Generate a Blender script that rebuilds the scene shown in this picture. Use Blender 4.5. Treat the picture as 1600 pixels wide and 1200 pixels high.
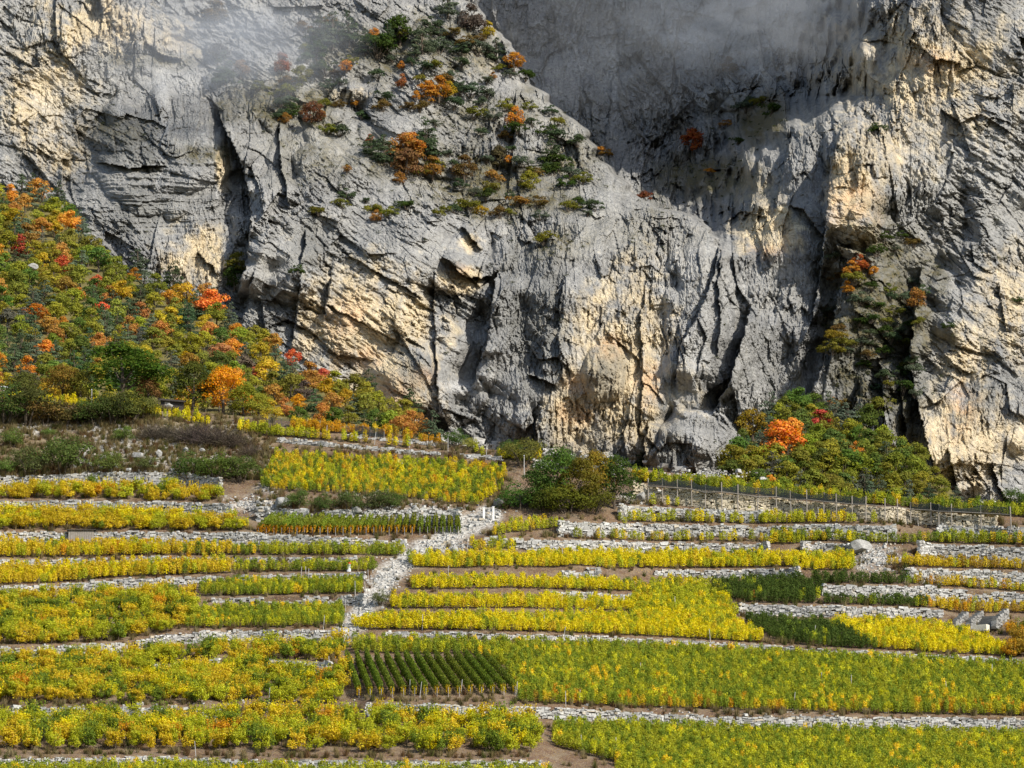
import bpy, math, random
import numpy as np

# ------------------------------------------------------------------ scene, camera, sky, sun
scene = bpy.context.scene
for o in list(bpy.data.objects):
    bpy.data.objects.remove(o)
R = math.radians
FPX = 8000.0                      # focal length in photo pixels (1600 wide)
PITCH = math.atan2(1900 - 600, FPX)
CAMZ = 2.0
cam = bpy.data.cameras.new('camera')
camo = bpy.data.objects.new('camera', cam)
scene.collection.objects.link(camo)
camo.location = (0, 0, CAMZ)
camo.rotation_euler = (math.pi / 2 + PITCH, 0, 0)
cam.sensor_width = 36.0
cam.lens = 36.0 * FPX / 1600.0
cam.clip_start = 1.0
cam.clip_end = 8000.0
scene.camera = camo

SUN_AZ, SUN_EL = R(45), R(38)     # azimuth to the right of straight behind the camera
sun_vec = np.array([math.sin(SUN_AZ) * math.cos(SUN_EL), -math.cos(SUN_AZ) * math.cos(SUN_EL), math.sin(SUN_EL)])
world = bpy.data.worlds.new('World')
scene.world = world
world.use_nodes = True
wn = world.node_tree.nodes
wl = world.node_tree.links
bg = wn['Background']
sky = wn.new('ShaderNodeTexSky')
sky.sky_type = 'NISHITA'
sky.sun_disc = False
sky.sun_elevation = SUN_EL
sky.sun_rotation = math.atan2(sun_vec[0], sun_vec[1])
wl.new(sky.outputs[0], bg.inputs[0])
bg.inputs[1].default_value = 0.13
sl = bpy.data.lights.new('sun', 'SUN')
sl.energy = 5.0
sl.angle = R(0.5)
sl.color = (1.0, 0.94, 0.84)
so = bpy.data.objects.new('sun', sl)
scene.collection.objects.link(so)
# a lamp shines along its local -Z
import mathutils
so.rotation_euler = mathutils.Vector(sun_vec.tolist()).to_track_quat('Z', 'Y').to_euler()
so.location = (200, -100, 400)
scene.view_settings.view_transform = 'Standard'
scene.view_settings.look = 'None'
scene.view_settings.exposure = 0.4
scene.view_settings.gamma = 1.0
scene.view_settings.use_curve_mapping = False
scene.render.engine = 'CYCLES'
scene.cycles.use_denoising = True
scene.cycles.max_bounces = 6
scene.cycles.diffuse_bounces = 3
scene.cycles.transmission_bounces = 3
scene.cycles.volume_bounces = 1
scene.cycles.volume_max_steps = 96
scene.cycles.caustics_reflective = False
scene.cycles.caustics_refractive = False

COL = scene.collection
rng = np.random.default_rng(7)
random.seed(7)

# ------------------------------------------------------------------ maths helpers
CP, SP = math.cos(PITCH), math.sin(PITCH)
def px2w(u, v, Y):
    """A direction seen at photo pixel (u, v), at world depth Y."""
    u = np.asarray(u, float); v = np.asarray(v, float); Y = np.asarray(Y, float)
    xc = (u - 800) / FPX
    yc = (600 - v) / FPX
    s = Y / (CP - yc * SP)
    return np.stack([s * xc, Y + 0 * s, CAMZ + s * (SP + yc * CP)], -1)

def hash01(ix, iy, seed):
    h = (ix.astype(np.int64) * 374761393 + iy.astype(np.int64) * 668265263 + seed * 974634777) & 0xffffffff
    h = ((h ^ (h >> 13)) * 1274126177) & 0xffffffff
    h = ((h ^ (h >> 16)) * 2246822519) & 0xffffffff
    h = h ^ (h >> 15)
    return (h & 0xffffff) / float(0x1000000)

def perlin(x, y, seed=0):
    ix = np.floor(x).astype(np.int64); iy = np.floor(y).astype(np.int64)
    fx = x - ix; fy = y - iy
    sx = fx * fx * fx * (fx * (fx * 6 - 15) + 10); sy = fy * fy * fy * (fy * (fy * 6 - 15) + 10)
    def g(dx, dy):
        a = hash01(ix + dx, iy + dy, seed) * 2 * math.pi
        return np.cos(a) * (fx - dx) + np.sin(a) * (fy - dy)
    n0 = g(0, 0) * (1 - sx) + g(1, 0) * sx
    n1 = g(0, 1) * (1 - sx) + g(1, 1) * sx
    return (n0 * (1 - sy) + n1 * sy) * 1.5

def fbm(x, y, oct=4, seed=0, gain=0.5):
    a, s, t = 1.0, 0, 0
    for i in range(oct):
        s = s + a * perlin(x * 2 ** i, y * 2 ** i, seed + 17 * i); t += a; a *= gain
    return s / t

def ridged(x, y, oct=4, seed=0):
    a, s, t = 1.0, 0, 0
    for i in range(oct):
        s = s + a * (1 - 2 * np.abs(perlin(x * 2 ** i, y * 2 ** i, seed + 31 * i))); t += a; a *= 0.55
    return s / t

def facets(x, y, seed):
    """Broken-rock facets: every Voronoi cell is a tilted plane. Returns (height, edge distance, cell random)."""
    ix = np.floor(x).astype(np.int64); iy = np.floor(y).astype(np.int64)
    d1 = np.full(x.shape, 9.0); d2 = np.full(x.shape, 9.0)
    bdx = np.zeros(x.shape); bdy = np.zeros(x.shape); bx = np.zeros(x.shape, np.int64); by = np.zeros(x.shape, np.int64)
    for oy in (-1, 0, 1):
        for ox in (-1, 0, 1):
            cx = ix + ox; cy = iy + oy
            dx = x - (cx + hash01(cx, cy, seed)); dy = y - (cy + hash01(cx, cy, seed + 1))
            d = dx * dx + dy * dy
            near = d < d1
            d2 = np.where(near, d1, np.minimum(d2, d))
            bdx = np.where(near, dx, bdx); bdy = np.where(near, dy, bdy)
            bx = np.where(near, cx, bx); by = np.where(near, cy, by)
            d1 = np.where(near, d, d1)
    a = hash01(bx, by, seed + 2) * 2 - 1; b = hash01(bx, by, seed + 3) * 2 - 1; c = hash01(bx, by, seed + 4) * 2 - 1
    return a * bdx + b * bdy + 0.45 * c, np.sqrt(d2) - np.sqrt(d1), c

def sstep(a, b, x):
    t = np.clip((x - a) / (b - a), 0, 1)
    return t * t * (3 - 2 * t)

def in_poly(u, v, poly):
    u = np.asarray(u); v = np.asarray(v)
    c = np.zeros(u.shape, bool)
    n = len(poly)
    for i in range(n):
        x1, y1 = poly[i]; x2, y2 = poly[(i + 1) % n]
        cond = ((y1 > v) != (y2 > v))
        xi = (x2 - x1) * (v - y1) / ((y2 - y1) if y2 != y1 else 1e-9) + x1
        c ^= cond & (u < xi)
    return c

# ------------------------------------------------------------------ mesh helpers
def mesh_np(name, V, F, attrs=None, mat=None, smooth=False, matidx=None):
    V = np.asarray(V, np.float32); F = np.asarray(F, np.int32)
    me = bpy.data.meshes.new(name)
    n, k = F.shape
    me.vertices.add(len(V)); me.vertices.foreach_set('co', V.ravel())
    me.loops.add(n * k); me.loops.foreach_set('vertex_index', F.ravel())
    me.polygons.add(n)
    me.polygons.foreach_set('loop_start', np.arange(0, n * k, k, dtype=np.int32))
    if smooth:
        me.polygons.foreach_set('use_smooth', np.ones(n, bool))
    else:
        me.polygons.foreach_set('use_smooth', np.zeros(n, bool))
    for an, (dom, arr) in (attrs or {}).items():
        arr = np.asarray(arr, np.float32)
        if arr.ndim == 2:
            at = me.attributes.new(an, 'FLOAT_COLOR', dom)
            at.data.foreach_set('color', arr.ravel())
        else:
            at = me.attributes.new(an, 'FLOAT', dom)
            at.data.foreach_set('value', arr)
    me.update(calc_edges=True)
    if mat is not None:
        for m in (mat if isinstance(mat, (list, tuple)) else [mat]):
            me.materials.append(m)
    if matidx is not None:
        me.polygons.foreach_set('material_index', np.asarray(matidx, np.int32))
    return me

def link(name, data, parent=None, loc=None, rotz=None, scale=None, label=None, category=None, group=None, kind=None, color=None):
    o = bpy.data.objects.new(name, data)
    COL.objects.link(o)
    if parent is not None: o.parent = parent
    if loc is not None: o.location = [float(c) for c in loc]
    if rotz is not None: o.rotation_euler = (0, 0, rotz)
    if scale is not None: o.scale = (scale, scale, scale) if np.isscalar(scale) else [float(c) for c in scale]
    if label: o['label'] = label
    if category: o['category'] = category
    if group: o['group'] = group
    if kind: o['kind'] = kind
    if color is not None: o.color = (*[float(c) for c in color[:3]], 1)
    return o

def leaf_quads(C, N, S, rg, aspect=0.75):
    """A bent four-cornered leaf at each centre C, facing N, of size S."""
    n = len(C)
    N = N / (np.linalg.norm(N, axis=1, keepdims=True) + 1e-9)
    a = rg.normal(size=(n, 3))
    T = np.cross(N, a); T /= (np.linalg.norm(T, axis=1, keepdims=True) + 1e-9)
    B = np.cross(N, T)
    S = np.asarray(S).reshape(-1, 1) * np.ones((n, 1))
    v = np.stack([C - T * S * .5, C + B * S * .5 * aspect - N * S * .12, C + T * S * .5, C - B * S * .5 * aspect - N * S * .12], 1)
    F = np.arange(n * 4).reshape(n, 4)
    return v.reshape(-1, 3), F

def tube(pts, radii, sides=6):
    pts = np.asarray(pts, float)
    V = []; F = []
    for i, p in enumerate(pts):
        d = pts[min(i + 1, len(pts) - 1)] - pts[max(i - 1, 0)]
        d = d / (np.linalg.norm(d) + 1e-9)
        a = np.cross(d, [0.3, 0.9, 0.1]); a /= np.linalg.norm(a)
        b = np.cross(d, a)
        for k in range(sides):
            t = 2 * math.pi * k / sides
            V.append(p + radii[i] * (math.cos(t) * a + math.sin(t) * b))
    for i in range(len(pts) - 1):
        for k in range(sides):
            k2 = (k + 1) % sides
            F.append([i * sides + k, i * sides + k2, (i + 1) * sides + k2, (i + 1) * sides + k])
    # caps
    for base in (0, (len(pts) - 1) * sides):
        for k in range(0, sides - 2, 2):
            F.append([base, base + k + 1, base + k + 2, base + (k + 3 if k + 3 < sides else 0)] if k + 3 < sides else [base, base + k + 1, base + k + 2, base + k + 2])
    F = [f for f in F if len(set(f)) == 4]
    return np.array(V), np.array(F, int)

def join(parts):
    V = []; F = []; off = 0
    for v, f in parts:
        V.append(v); F.append(f + off); off += len(v)
    return np.concatenate(V), np.concatenate(F)

CUBE_V = np.array([[-1, -1, -1], [1, -1, -1], [1, 1, -1], [-1, 1, -1], [-1, -1, 1], [1, -1, 1], [1, 1, 1], [-1, 1, 1]]) * .5
CUBE_F = np.array([[0, 3, 2, 1], [4, 5, 6, 7], [0, 1, 5, 4], [1, 2, 6, 5], [2, 3, 7, 6], [3, 0, 4, 7]])
def boxes(C, S, ang, rg, jit=0.12):
    """Irregular hewn blocks: centres C, sizes S (n,3), rotation about z ang."""
    n = len(C)
    v = CUBE_V[None] + rg.uniform(-jit, jit, (n, 8, 3))
    v = v * np.asarray(S)[:, None, :]
    tilt = rg.normal(0, .07, n)
    ct, st = np.cos(tilt)[:, None], np.sin(tilt)[:, None]
    x, z = v[..., 0] * ct - v[..., 2] * st, v[..., 0] * st + v[..., 2] * ct
    ca, sa = np.cos(ang)[:, None], np.sin(ang)[:, None]
    v = np.stack([x * ca - v[..., 1] * sa, x * sa + v[..., 1] * ca, z], -1) + np.asarray(C)[:, None, :]
    F = (CUBE_F[None] + (np.arange(n) * 8)[:, None, None]).reshape(-1, 4)
    return v.reshape(-1, 3), F

# ------------------------------------------------------------------ materials
class NT:
    def __init__(self, name):
        self.m = bpy.data.materials.new(name); self.m.use_nodes = True
        self.t = self.m.node_tree; self.t.nodes.clear()
        self.out = self.t.nodes.new('ShaderNodeOutputMaterial')
    def n(self, typ, **kw):
        nd = self.t.nodes.new('ShaderNode' + typ)
        for k, v in kw.items(): setattr(nd, k, v)
        return nd
    def l(self, a, b): self.t.links.new(a, b)
    def noise(self, scale, detail=4, rough=.55, vec=None, dist=0):
        nd = self.n('TexNoise'); nd.inputs['Scale'].default_value = scale; nd.inputs['Detail'].default_value = detail
        nd.inputs['Roughness'].default_value = rough; nd.inputs['Distortion'].default_value = dist
        if vec is not None: self.l(vec, nd.inputs['Vector'])
        return nd.outputs['Fac']
    def ramp(self, fac, stops):
        nd = self.n('ValToRGB')
        e = nd.color_ramp.elements
        while len(e) < len(stops): e.new(0.5)
        for el, (p, c) in zip(e, stops):
            el.position = p; el.color = (*c, 1) if len(c) == 3 else c
        self.l(fac, nd.inputs[0]); return nd.outputs[0]
    def mix(self, fac, a, b, blend='MIX'):
        nd = self.n('Mix', data_type='RGBA', blend_type=blend)
        for sock, val in ((nd.inputs['Factor'], fac), (nd.inputs[6], a), (nd.inputs[7], b)):
            if hasattr(val, 'is_linked'): self.l(val, sock)
            elif isinstance(val, (int, float)): sock.default_value = val
            else: sock.default_value = (*val, 1)
        return nd.outputs[2]
    def math(self, op, a, b=None, clamp=False):
        nd = self.n('Math', operation=op, use_clamp=clamp)
        for s, val in ((nd.inputs[0], a), (nd.inputs[1], b)):
            if val is None: continue
            if hasattr(val, 'is_linked'): self.l(val, s)
            else: s.default_value = val
        return nd.outputs[0]
    def attr(self, name, typ='GEOMETRY'):
        nd = self.n('Attribute', attribute_type=typ); nd.attribute_name = name; return nd
    def rmap(self, x, a, b, c, d):
        nd = self.n('MapRange'); self.l(x, nd.inputs[0])
        for i, val in enumerate((a, b, c, d)): nd.inputs[i + 1].default_value = val
        return nd.outputs[0]
    def pos(self, scale=(1, 1, 1)):
        g = self.n('NewGeometry'); mp = self.n('Mapping'); mp.inputs['Scale'].default_value = scale
        self.l(g.outputs['Position'], mp.inputs['Vector']); return mp.outputs[0]
    def bump(self, h, strength=.5, dist=.1):
        nd = self.n('Bump'); nd.inputs['Strength'].default_value = strength; nd.inputs['Distance'].default_value = dist
        self.l(h, nd.inputs['Height']); return nd.outputs[0]
    def principled(self, color, rough=.9, normal=None, spec=.15):
        p = self.n('BsdfPrincipled')
        if hasattr(color, 'is_linked'): self.l(color, p.inputs['Base Color'])
        else: p.inputs['Base Color'].default_value = (*color, 1)
        p.inputs['Roughness'].default_value = rough
        p.inputs['Specular IOR Level'].default_value = spec
        if normal is not None: self.l(normal, p.inputs['Normal'])
        self.l(p.outputs[0], self.out.inputs[0]); return p

def leaf_material(name, source):
    """Foliage: the tint comes from the thing (object colour) or from the planted point; each leaf differs a little."""
    t = NT(name)
    if source == 'object':
        c = t.n('ObjectInfo').outputs['Color']
    else:
        c = t.attr('tint', 'INSTANCER').outputs['Color']
    var = t.attr('leafvar').outputs['Fac']
    hs = t.n('HueSaturation')
    t.l(c, hs.inputs['Color'])
    t.l(t.rmap(var, 0, 1, .487, .527), hs.inputs['Hue'])
    v2 = t.math('FRACT', t.math('MULTIPLY', var, 7.31))
    t.l(t.rmap(v2, 0, 1, .68, 1.25), hs.inputs['Value'])
    t.l(t.rmap(v2, 0, 1, 1.05, .95), hs.inputs['Saturation'])
    d = t.n('BsdfDiffuse'); tr = t.n('BsdfTranslucent'); mx = t.n('MixShader'); mx.inputs[0].default_value = .42
    t.l(hs.outputs[0], d.inputs[0]); t.l(hs.outputs[0], tr.inputs[0])
    t.l(d.outputs[0], mx.inputs[1]); t.l(tr.outputs[0], mx.inputs[2])
    t.l(mx.outputs[0], t.out.inputs[0])
    return t.m
M_LEAF_O = leaf_material('leaf_of_thing', 'object')
M_LEAF_I = leaf_material('leaf_of_planting', 'instancer')

def simple(name, c0, c1, scale=3.0, rough=.9, bump=.3, dist=.05, stretch=(1, 1, 1)):
    t = NT(name); p = t.pos(stretch); f = t.noise(scale, 5, .6, p)
    t.principled(t.ramp(f, [(.3, c0), (.7, c1)]), rough, t.bump(f, bump, dist)); return t.m
M_BARK = simple('bark', (.05, .04, .03), (.12, .095, .07), 6)
M_WOOD = simple('weathered_wood', (.16, .14, .12), (.34, .31, .27), 5, stretch=(4, 4, .6))
M_STAKE = simple('grey_stake', (.25, .24, .23), (.45, .44, .42), 4)
M_DARKWOOD = simple('dark_roof_boards', (.025, .022, .02), (.07, .06, .055), 4)
M_WHITEPOST = simple('white_painted_post', (.6, .6, .58), (.8, .8, .78), 3, bump=.1)
M_METAL = simple('galvanised_metal', (.4, .42, .44), (.6, .62, .64), 2, .5, .05)
M_RED = simple('red_plastic', (.5, .04, .02), (.65, .07, .03), 3, .5, .05)
M_CONC = simple('pale_concrete', (.5, .47, .38), (.66, .62, .52), 3, bump=.2)

def stone_material(name, dark, mid, light, warm):
    t = NT(name); p = t.pos()
    var = t.attr('stonevar').outputs['Fac']
    f = t.noise(2.5, 6, .65, p)
    base = t.ramp(var, [(0, dark), (.35, mid), (.8, light), (1, warm)])
    col = t.mix(t.rmap(f, .3, .7, 0, .55), base, (.2, .195, .18), 'MIX')
    f2 = t.noise(14, 4, .6, p)
    col = t.mix(.35, col, t.ramp(f2, [(.3, (.25, .25, .25)), (.7, (.95, .95, .93))]), 'MULTIPLY')
    t.principled(col, .92, t.bump(f2, .6, .04)); return t.m
M_STONE = stone_material('pale_limestone', (.2, .195, .18), (.44, .435, .42), (.66, .655, .63), (.58, .5, .37))
M_STONE_C = stone_material('cream_limestone', (.42, .36, .26), (.58, .5, .36), (.7, .62, .47), (.68, .55, .34))
M_BOULDER = stone_material('weathered_boulder', (.17, .165, .155), (.3, .295, .28), (.45, .445, .425), (.4, .35, .26))
# ------------------------------------------------------------------ where the vineyard ends (photo pixels)
CREST = np.array([(-260, 590), (0, 604), (100, 628), (250, 636), (330, 646), (430, 656), (560, 668), (680, 689), (740, 699), (830, 711),
                  (900, 718), (1000, 733), (1100, 744), (1200, 758), (1300, 771), (1400, 781), (1500, 791), (1600, 802), (1860, 825)], float)
def crest(u): return np.interp(u, CREST[:, 0], CREST[:, 1])

# ------------------------------------------------------------------ the rock face
CS = 1.55
cu = np.arange(-190, 1792, CS); cv = np.concatenate([np.arange(-800, -30, 9.0), np.arange(-30, 832, CS)])
CU, CV = np.meshgrid(cu, cv)
DISP = np.zeros(CU.shape)

def stroke(D, pts, A, B, wr, wl, taper=.12, rough=3.0, seed=0):
    """A break in the rock along a line: the side to the right of the line's travel stands forward by A, the other sits back by B (metres)."""
    pts = np.asarray(pts, float)
    m = 4.0 * max(wr, wl)
    u0, u1 = pts[:, 0].min() - m, pts[:, 0].max() + m; v0, v1 = pts[:, 1].min() - m, pts[:, 1].max() + m
    i0, i1 = np.searchsorted(cu, [u0, u1]); j0, j1 = np.searchsorted(cv, [v0, v1])
    if i1 - i0 < 2 or j1 - j0 < 2: return
    U = CU[j0:j1, i0:i1]; V = CV[j0:j1, i0:i1]
    if rough:
        U = U + rough * perlin(U / 13, V / 13, 300 + seed) + rough * .5 * perlin(U / 5, V / 5, 301 + seed)
        V = V + rough * perlin(U / 13, V / 13, 302 + seed)
    L = np.concatenate([[0], np.cumsum(np.hypot(*np.diff(pts, axis=0).T))]); T = L[-1]
    best = np.full(U.shape, 1e9); sgn = np.zeros(U.shape); tt = np.zeros(U.shape)
    for k in range(len(pts) - 1):
        ax, ay = pts[k]; dx, dy = pts[k + 1] - pts[k]; ll = dx * dx + dy * dy
        t = ((U - ax) * dx + (V - ay) * dy) / ll
        t = np.clip(t, 0, 1)
        ex, ey = U - ax - t * dx, V - ay - t * dy
        d = ex * ex + ey * ey
        near = d < best
        best = np.where(near, d, best)
        sgn = np.where(near, ex * dy - ey * dx, sgn)
        tt = np.where(near, (L[k] + t * math.sqrt(ll)) / T, tt)
    d = np.sqrt(best)
    tp = np.clip(np.minimum(tt, 1 - tt) / taper, 0, 1) ** .7 * np.clip(2 - d / (.5 * m), 0, 1)
    D[j0:j1, i0:i1] += np.where(sgn > 0, -A * np.exp(-d / wr), B * np.exp(-d / wl)) * tp

def bulge(D, u, v, ru, rv, a, p=2.0):
    """A knob or shoulder standing forward by a metres."""
    x = (CU - u) / ru; y = (CV - v) / rv
    w = perlin(CU / 40, CV / 40, int(u) % 97) * .25
    D -= a * np.clip(1 - (np.abs(x + w) ** p + np.abs(y + w) ** p), 0, 1) ** .6

def blob(u, v, ru, rv, seed=0, wob=.45):
    x = (CU - u) / ru; y = (CV - v) / rv
    return np.clip(1.25 - np.hypot(x, y) + wob * WOB[seed % 3], 0, 1)

WOB = [fbm(CU / 45, CV / 60, 4, 900 + k) for k in range(3)]
# overall lean of the face
base = np.interp(CV, [-800, -170, 0, 160, 400, 760, 840], [1080, 1020, 990, 968, 926, 903, 900])
steep = np.interp(CV, [-800, -170, 0, 160, 400, 760, 840], [975, 958, 950, 941, 926, 903, 900])
swt = sstep(1080, 1330, CU)
base = base * (1 - swt) + steep * swt
# the ridge that hides the misty valley: everything beyond it lies further back
RIDGE = np.array([(640, -170), (690, -20), (745, 15), (775, 55), (808, 108), (840, 140), (880, 178), (915, 212), (945, 252), (985, 300), (1020, 325), (1060, 332), (1095, 345), (1120, 372)], float)
def ridge_side(U, V):
    ur = np.interp(V, RIDGE[:, 1], RIDGE[:, 0])
    return U - ur - 8 * perlin(V / 14, V * 0, 4) - 14 * perlin(V / 45, V * 0 + 3.3, 5)
rs = ridge_side(CU, CV)
RB = np.array([(1345, -170), (1330, 0), (1316, 150), (1262, 178), (1205, 205), (1168, 260), (1140, 330), (1124, 372)], float)
rb = np.interp(CV, RB[:, 1], RB[:, 0]) - CU + 22 * perlin(CU / 50, CV / 60, 402) + 9 * perlin(CU / 12, CV / 26, 403)
recess = sstep(-3, 6, rs) * np.interp(CV, [-170, 200, 300, 360, 400], [92, 82, 68, 44, 0]) * (.3 + .7 * sstep(-30, 100, rb + 8 * perlin(CU / 10, CV / 22, 401))) * np.where(rb < 0, np.exp(np.minimum(rb, 0) / 60), 1)
near_ridge = np.where(rs < 0, np.exp(rs / 60), 0) * np.interp(CV, [-170, 300, 372, 400], [9, 9, 4, 0])
DISP += recess + near_ridge
# upper-left wall stands behind the main buttress
LW = np.array([(330, -170), (300, 40), (225, 110), (160, 190), (132, 280), (115, 340), (90, 420)], float)
ls = CU - np.interp(CV, LW[:, 1], LW[:, 0]) - 14 * perlin(CU / 60, CV / 30, 8) - 9 * perlin(CU / 14, CV / 10, 9)
lw = (1 - sstep(-26, 26, ls)) * np.interp(CV, [-170, 330, 440], [13, 9, 2])
lwt = (1 - sstep(-26, 26, ls)) * .55
base = base * (1 - lwt) + steep * lwt
DISP += lw * np.clip(1 + ls / 400, .2, 1) + 6 * lwt
# broad undulation
DISP += 9 * fbm(CU / 330, CV / 420, 3, 11) + 5.0 * fbm(CU / 120 + .3 * CV / 120, CV / 200, 3, 12)
# main buttress rounds away to the left and right; ribs and pillars
bulge(DISP, 560, 470, 200, 330, 9)
bulge(DISP, 640, 640, 62, 110, 7)
bulge(DISP, 905, 560, 170, 230, 6)
bulge(DISP, 943, 585, 34, 52, 5)
bulge(DISP, 1090, 705, 78, 66, 13)
bulge(DISP, 1095, 520, 60, 180, 6)
bulge(DISP, 1355, 560, 85, 170, 8)
bulge(DISP, 1400, 650, 26, 90, 6)
bulge(DISP, 1360, 660, 20, 80, 5)
bulge(DISP, 1345, 290, 60, 120, 9)
bulge(DISP, 1530, 600, 110, 240, 9)
bulge(DISP, 1500, 150, 190, 230, 5)
bulge(DISP, 1060, 150, 90, 90, 9)
bulge(DISP, 250, 240, 110, 100, 6)
bulge(DISP, 700, 160, 150, 120, 6)
# named breaks: gullies, chimneys, overhangs
ST = [
 ([(338, 160), (350, 200), (372, 240), (388, 290), (392, 345), (386, 400), (372, 462)], 10, 13, 70, 20),
 ([(436, 190), (436, 240), (446, 290), (452, 322)], 5, 6, 40, 12),
 ([(478, 360), (476, 385), (470, 412)], 3, 4, 25, 6),
 ([(470, 430), (466, 480), (455, 545)], 4, 3, 40, 10),
 ([(398, 420), (385, 480), (370, 540)], 3, 3, 25, 10),
 ([(722, 352), (738, 372), (752, 392)], 3, 4, 20, 8),
 ([(690, 402), (706, 412), (722, 430), (752, 436), (772, 430)], 5, 6, 30, 12),
 ([(704, 446), (716, 460), (724, 474)], 2.5, 3, 18, 6),
 ([(776, 424), (770, 470), (764, 520), (752, 560), (738, 606)], 9, 8, 60, 17),
 ([(680, 420), (678, 500), (682, 580), (688, 660)], 3, 3, 60, 9),
 ([(826, 586), (850, 594), (872, 604)], 3, 5, 20, 9),
 ([(1124, 372), (1116, 430), (1092, 490), (1062, 540), (1056, 610)], 5, 4, 50, 9),
 ([(1172, 480), (1163, 520), (1150, 566), (1136, 606), (1112, 648)], 10, 10, 60, 24),
 ([(1128, 380), (1122, 440), (1126, 500), (1120, 560)], 3, 3, 22, 9),
 ([(1316, 200), (1300, 250), (1296, 300), (1290, 350), (1284, 420)], 12, 10, 60, 24),
 ([(1284, 400), (1278, 450), (1268, 505)], 6, 6, 40, 12),
 ([(1236, 318), (1256, 330), (1290, 372)], 4, 6, 26, 14),
 ([(1346, 392), (1326, 420), (1306, 470), (1300, 520), (1284, 575), (1254, 640)], 8, 7, 60, 22),
 ([(1440, 420), (1428, 500), (1420, 560), (1436, 640), (1452, 700), (1466, 760)], 12, 9, 80, 20),
 ([(1374, 560), (1380, 620), (1386, 700)], 5, 5, 18, 8),
 ([(1406, 590), (1412, 640), (1420, 715)], 6, 6, 18, 9),
 ([(1344, 590), (1336, 640), (1330, 690)], 4, 5, 18, 9),
 ([(1012, 660), (1008, 700), (1006, 740)], 9, 5, 50, 8),
 ([(1190, 230), (1180, 290), (1172, 330)], 5, 5, 36, 12),
 ([(1160, 250), (1150, 300), (1136, 350)], 4, 4, 30, 10),
 ([(1240, 200), (1226, 260), (1210, 330)], 4, 4, 30, 12),
 ([(1130, 350), (1160, 330), (1200, 340)], 2, 3, 20, 9),
 ([(1560, 440), (1566, 480), (1572, 520)], 2, 4, 20, 6),
 ([(1480, 700), (1490, 740), (1500, 775)], 4, 4, 26, 8),
 ([(1550, 720), (1560, 760), (1580, 790)], 4, 4, 26, 10),
 ([(150, 252), (200, 262), (260, 258)], 3, 4, 40, 10),
 ([(310, 395), (330, 415), (340, 430)], 2, 5, 14, 9),
 ([(226, 66), (252, 86), (284, 92)], 2, 5, 20, 10),
 ([(110, 230), (140, 200), (190, 140)], -3, 4, 20, 10),
 ([(530, 390), (580, 420), (640, 452), (660, 470)], 2, 3, 40, 8),
 ([(500, 470), (560, 500), (640, 545)], 1.5, 2, 20, 7),
 ([(520, 410), (515, 450), (505, 500)], 3, 2, 40, 10),
 ([(1010, 440), (1000, 500), (1005, 580), (1000, 690)], 2.5, 2.5, 30, 9),
 ([(880, 430), (872, 520), (880, 600)], 3, 2, 40, 9),
 ([(590, 30), (605, 10), (600, -40)], 3, 4, 30, 12),
 ([(690, 40), (712, 62), (730, 74)], 3, 3, 20, 8),
 ([(930, 190), (1000, 165), (1040, 110), (1060, 70)], -7, 4, 30, 20),
 ([(1090, 200), (1140, 150), (1250, 120)], -6, 6, 30, 20),
 ([(1320, 60), (1312, 120), (1306, 160)], 6, 6, 60, 18),
 ([(1470, 170), (1500, 190), (1530, 180)], 2, 4, 30, 10),
 ([(1420, 60), (1460, 90), (1500, 100)], 2, 3, 30, 8),
]
for k, (p, A, B, wr, wl) in enumerate(ST):
    stroke(DISP, p, A * .85, B * .5, wr, wl, seed=k)
# many smaller breaks; their lie follows the rock of each area
rc = np.random.default_rng(21)
for k in range(1300):
    u = rc.uniform(-150, 1750); v = rc.uniform(-150, 790)
    if u < 330: th = rc.normal(30, 14) if v < 200 else rc.normal(8 if rc.random() < .5 else 80, 16)
    elif u < 700: th = rc.normal(34, 13) if rc.random() < .65 else rc.normal(95, 14)
    elif u < 1130: th = rc.normal(92, 14) if v > 380 and rc.random() < .6 else rc.normal(45, 30)
    elif u < 1450: th = rc.normal(100, 16) if rc.random() < .6 else rc.normal(35, 25)
    else: th = rc.normal(40, 22) if rc.random() < .65 else rc.normal(85, 18)
    L = float(np.clip(rc.lognormal(3.3, .55), 12, 110)); t = R(th)
    if rc.random() < .10: t += math.pi
    n = 4; q = np.linspace(-.5, .5, n)[:, None] * L * np.array([[math.cos(t), math.sin(t)]]) + [u, v] + rc.normal(0, L * .06, (n, 2))
    a = .019 * L ** .95 * rc.uniform(.3, 1.4)
    stroke(DISP, q, a * .6, a * .7, L * rc.uniform(.15, .4), L * rc.uniform(.04, .1) + 1.2, .25, 1.0, k)
# broken facets at four sizes, along two trends blended by area
wu = CU + 14 * fbm(CU / 160, CV / 160, 2, 41) + 1.6 * fbm(CU / 12, CV / 12, 2, 43); wv = CV + 14 * fbm(CU / 160, CV / 160, 2, 42) + 1.6 * fbm(CU / 12, CV / 12, 2, 44)
obl = np.clip(.5 + .9 * fbm(CU / 260, CV / 260, 2, 50) + np.interp(CU, [0, 300, 600, 800, 1100, 1300, 1500], [.2, .0, .45, -.4, -.5, -.2, .3]), 0, 1)
ca, sa = math.cos(R(35)), math.sin(R(35))
ou, ov = wu * ca + wv * sa, -wu * sa + wv * ca
in_recess = sstep(0, 20, rs) * sstep(-10, 30, rb) * (CV < 400)
rough_amt = (1 + 1.0 * in_recess) * np.clip(.72 + 1.5 * fbm(CU / 110, CV / 90, 3, 60), .25, 1.4)
edge_all = np.zeros(CU.shape)
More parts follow.
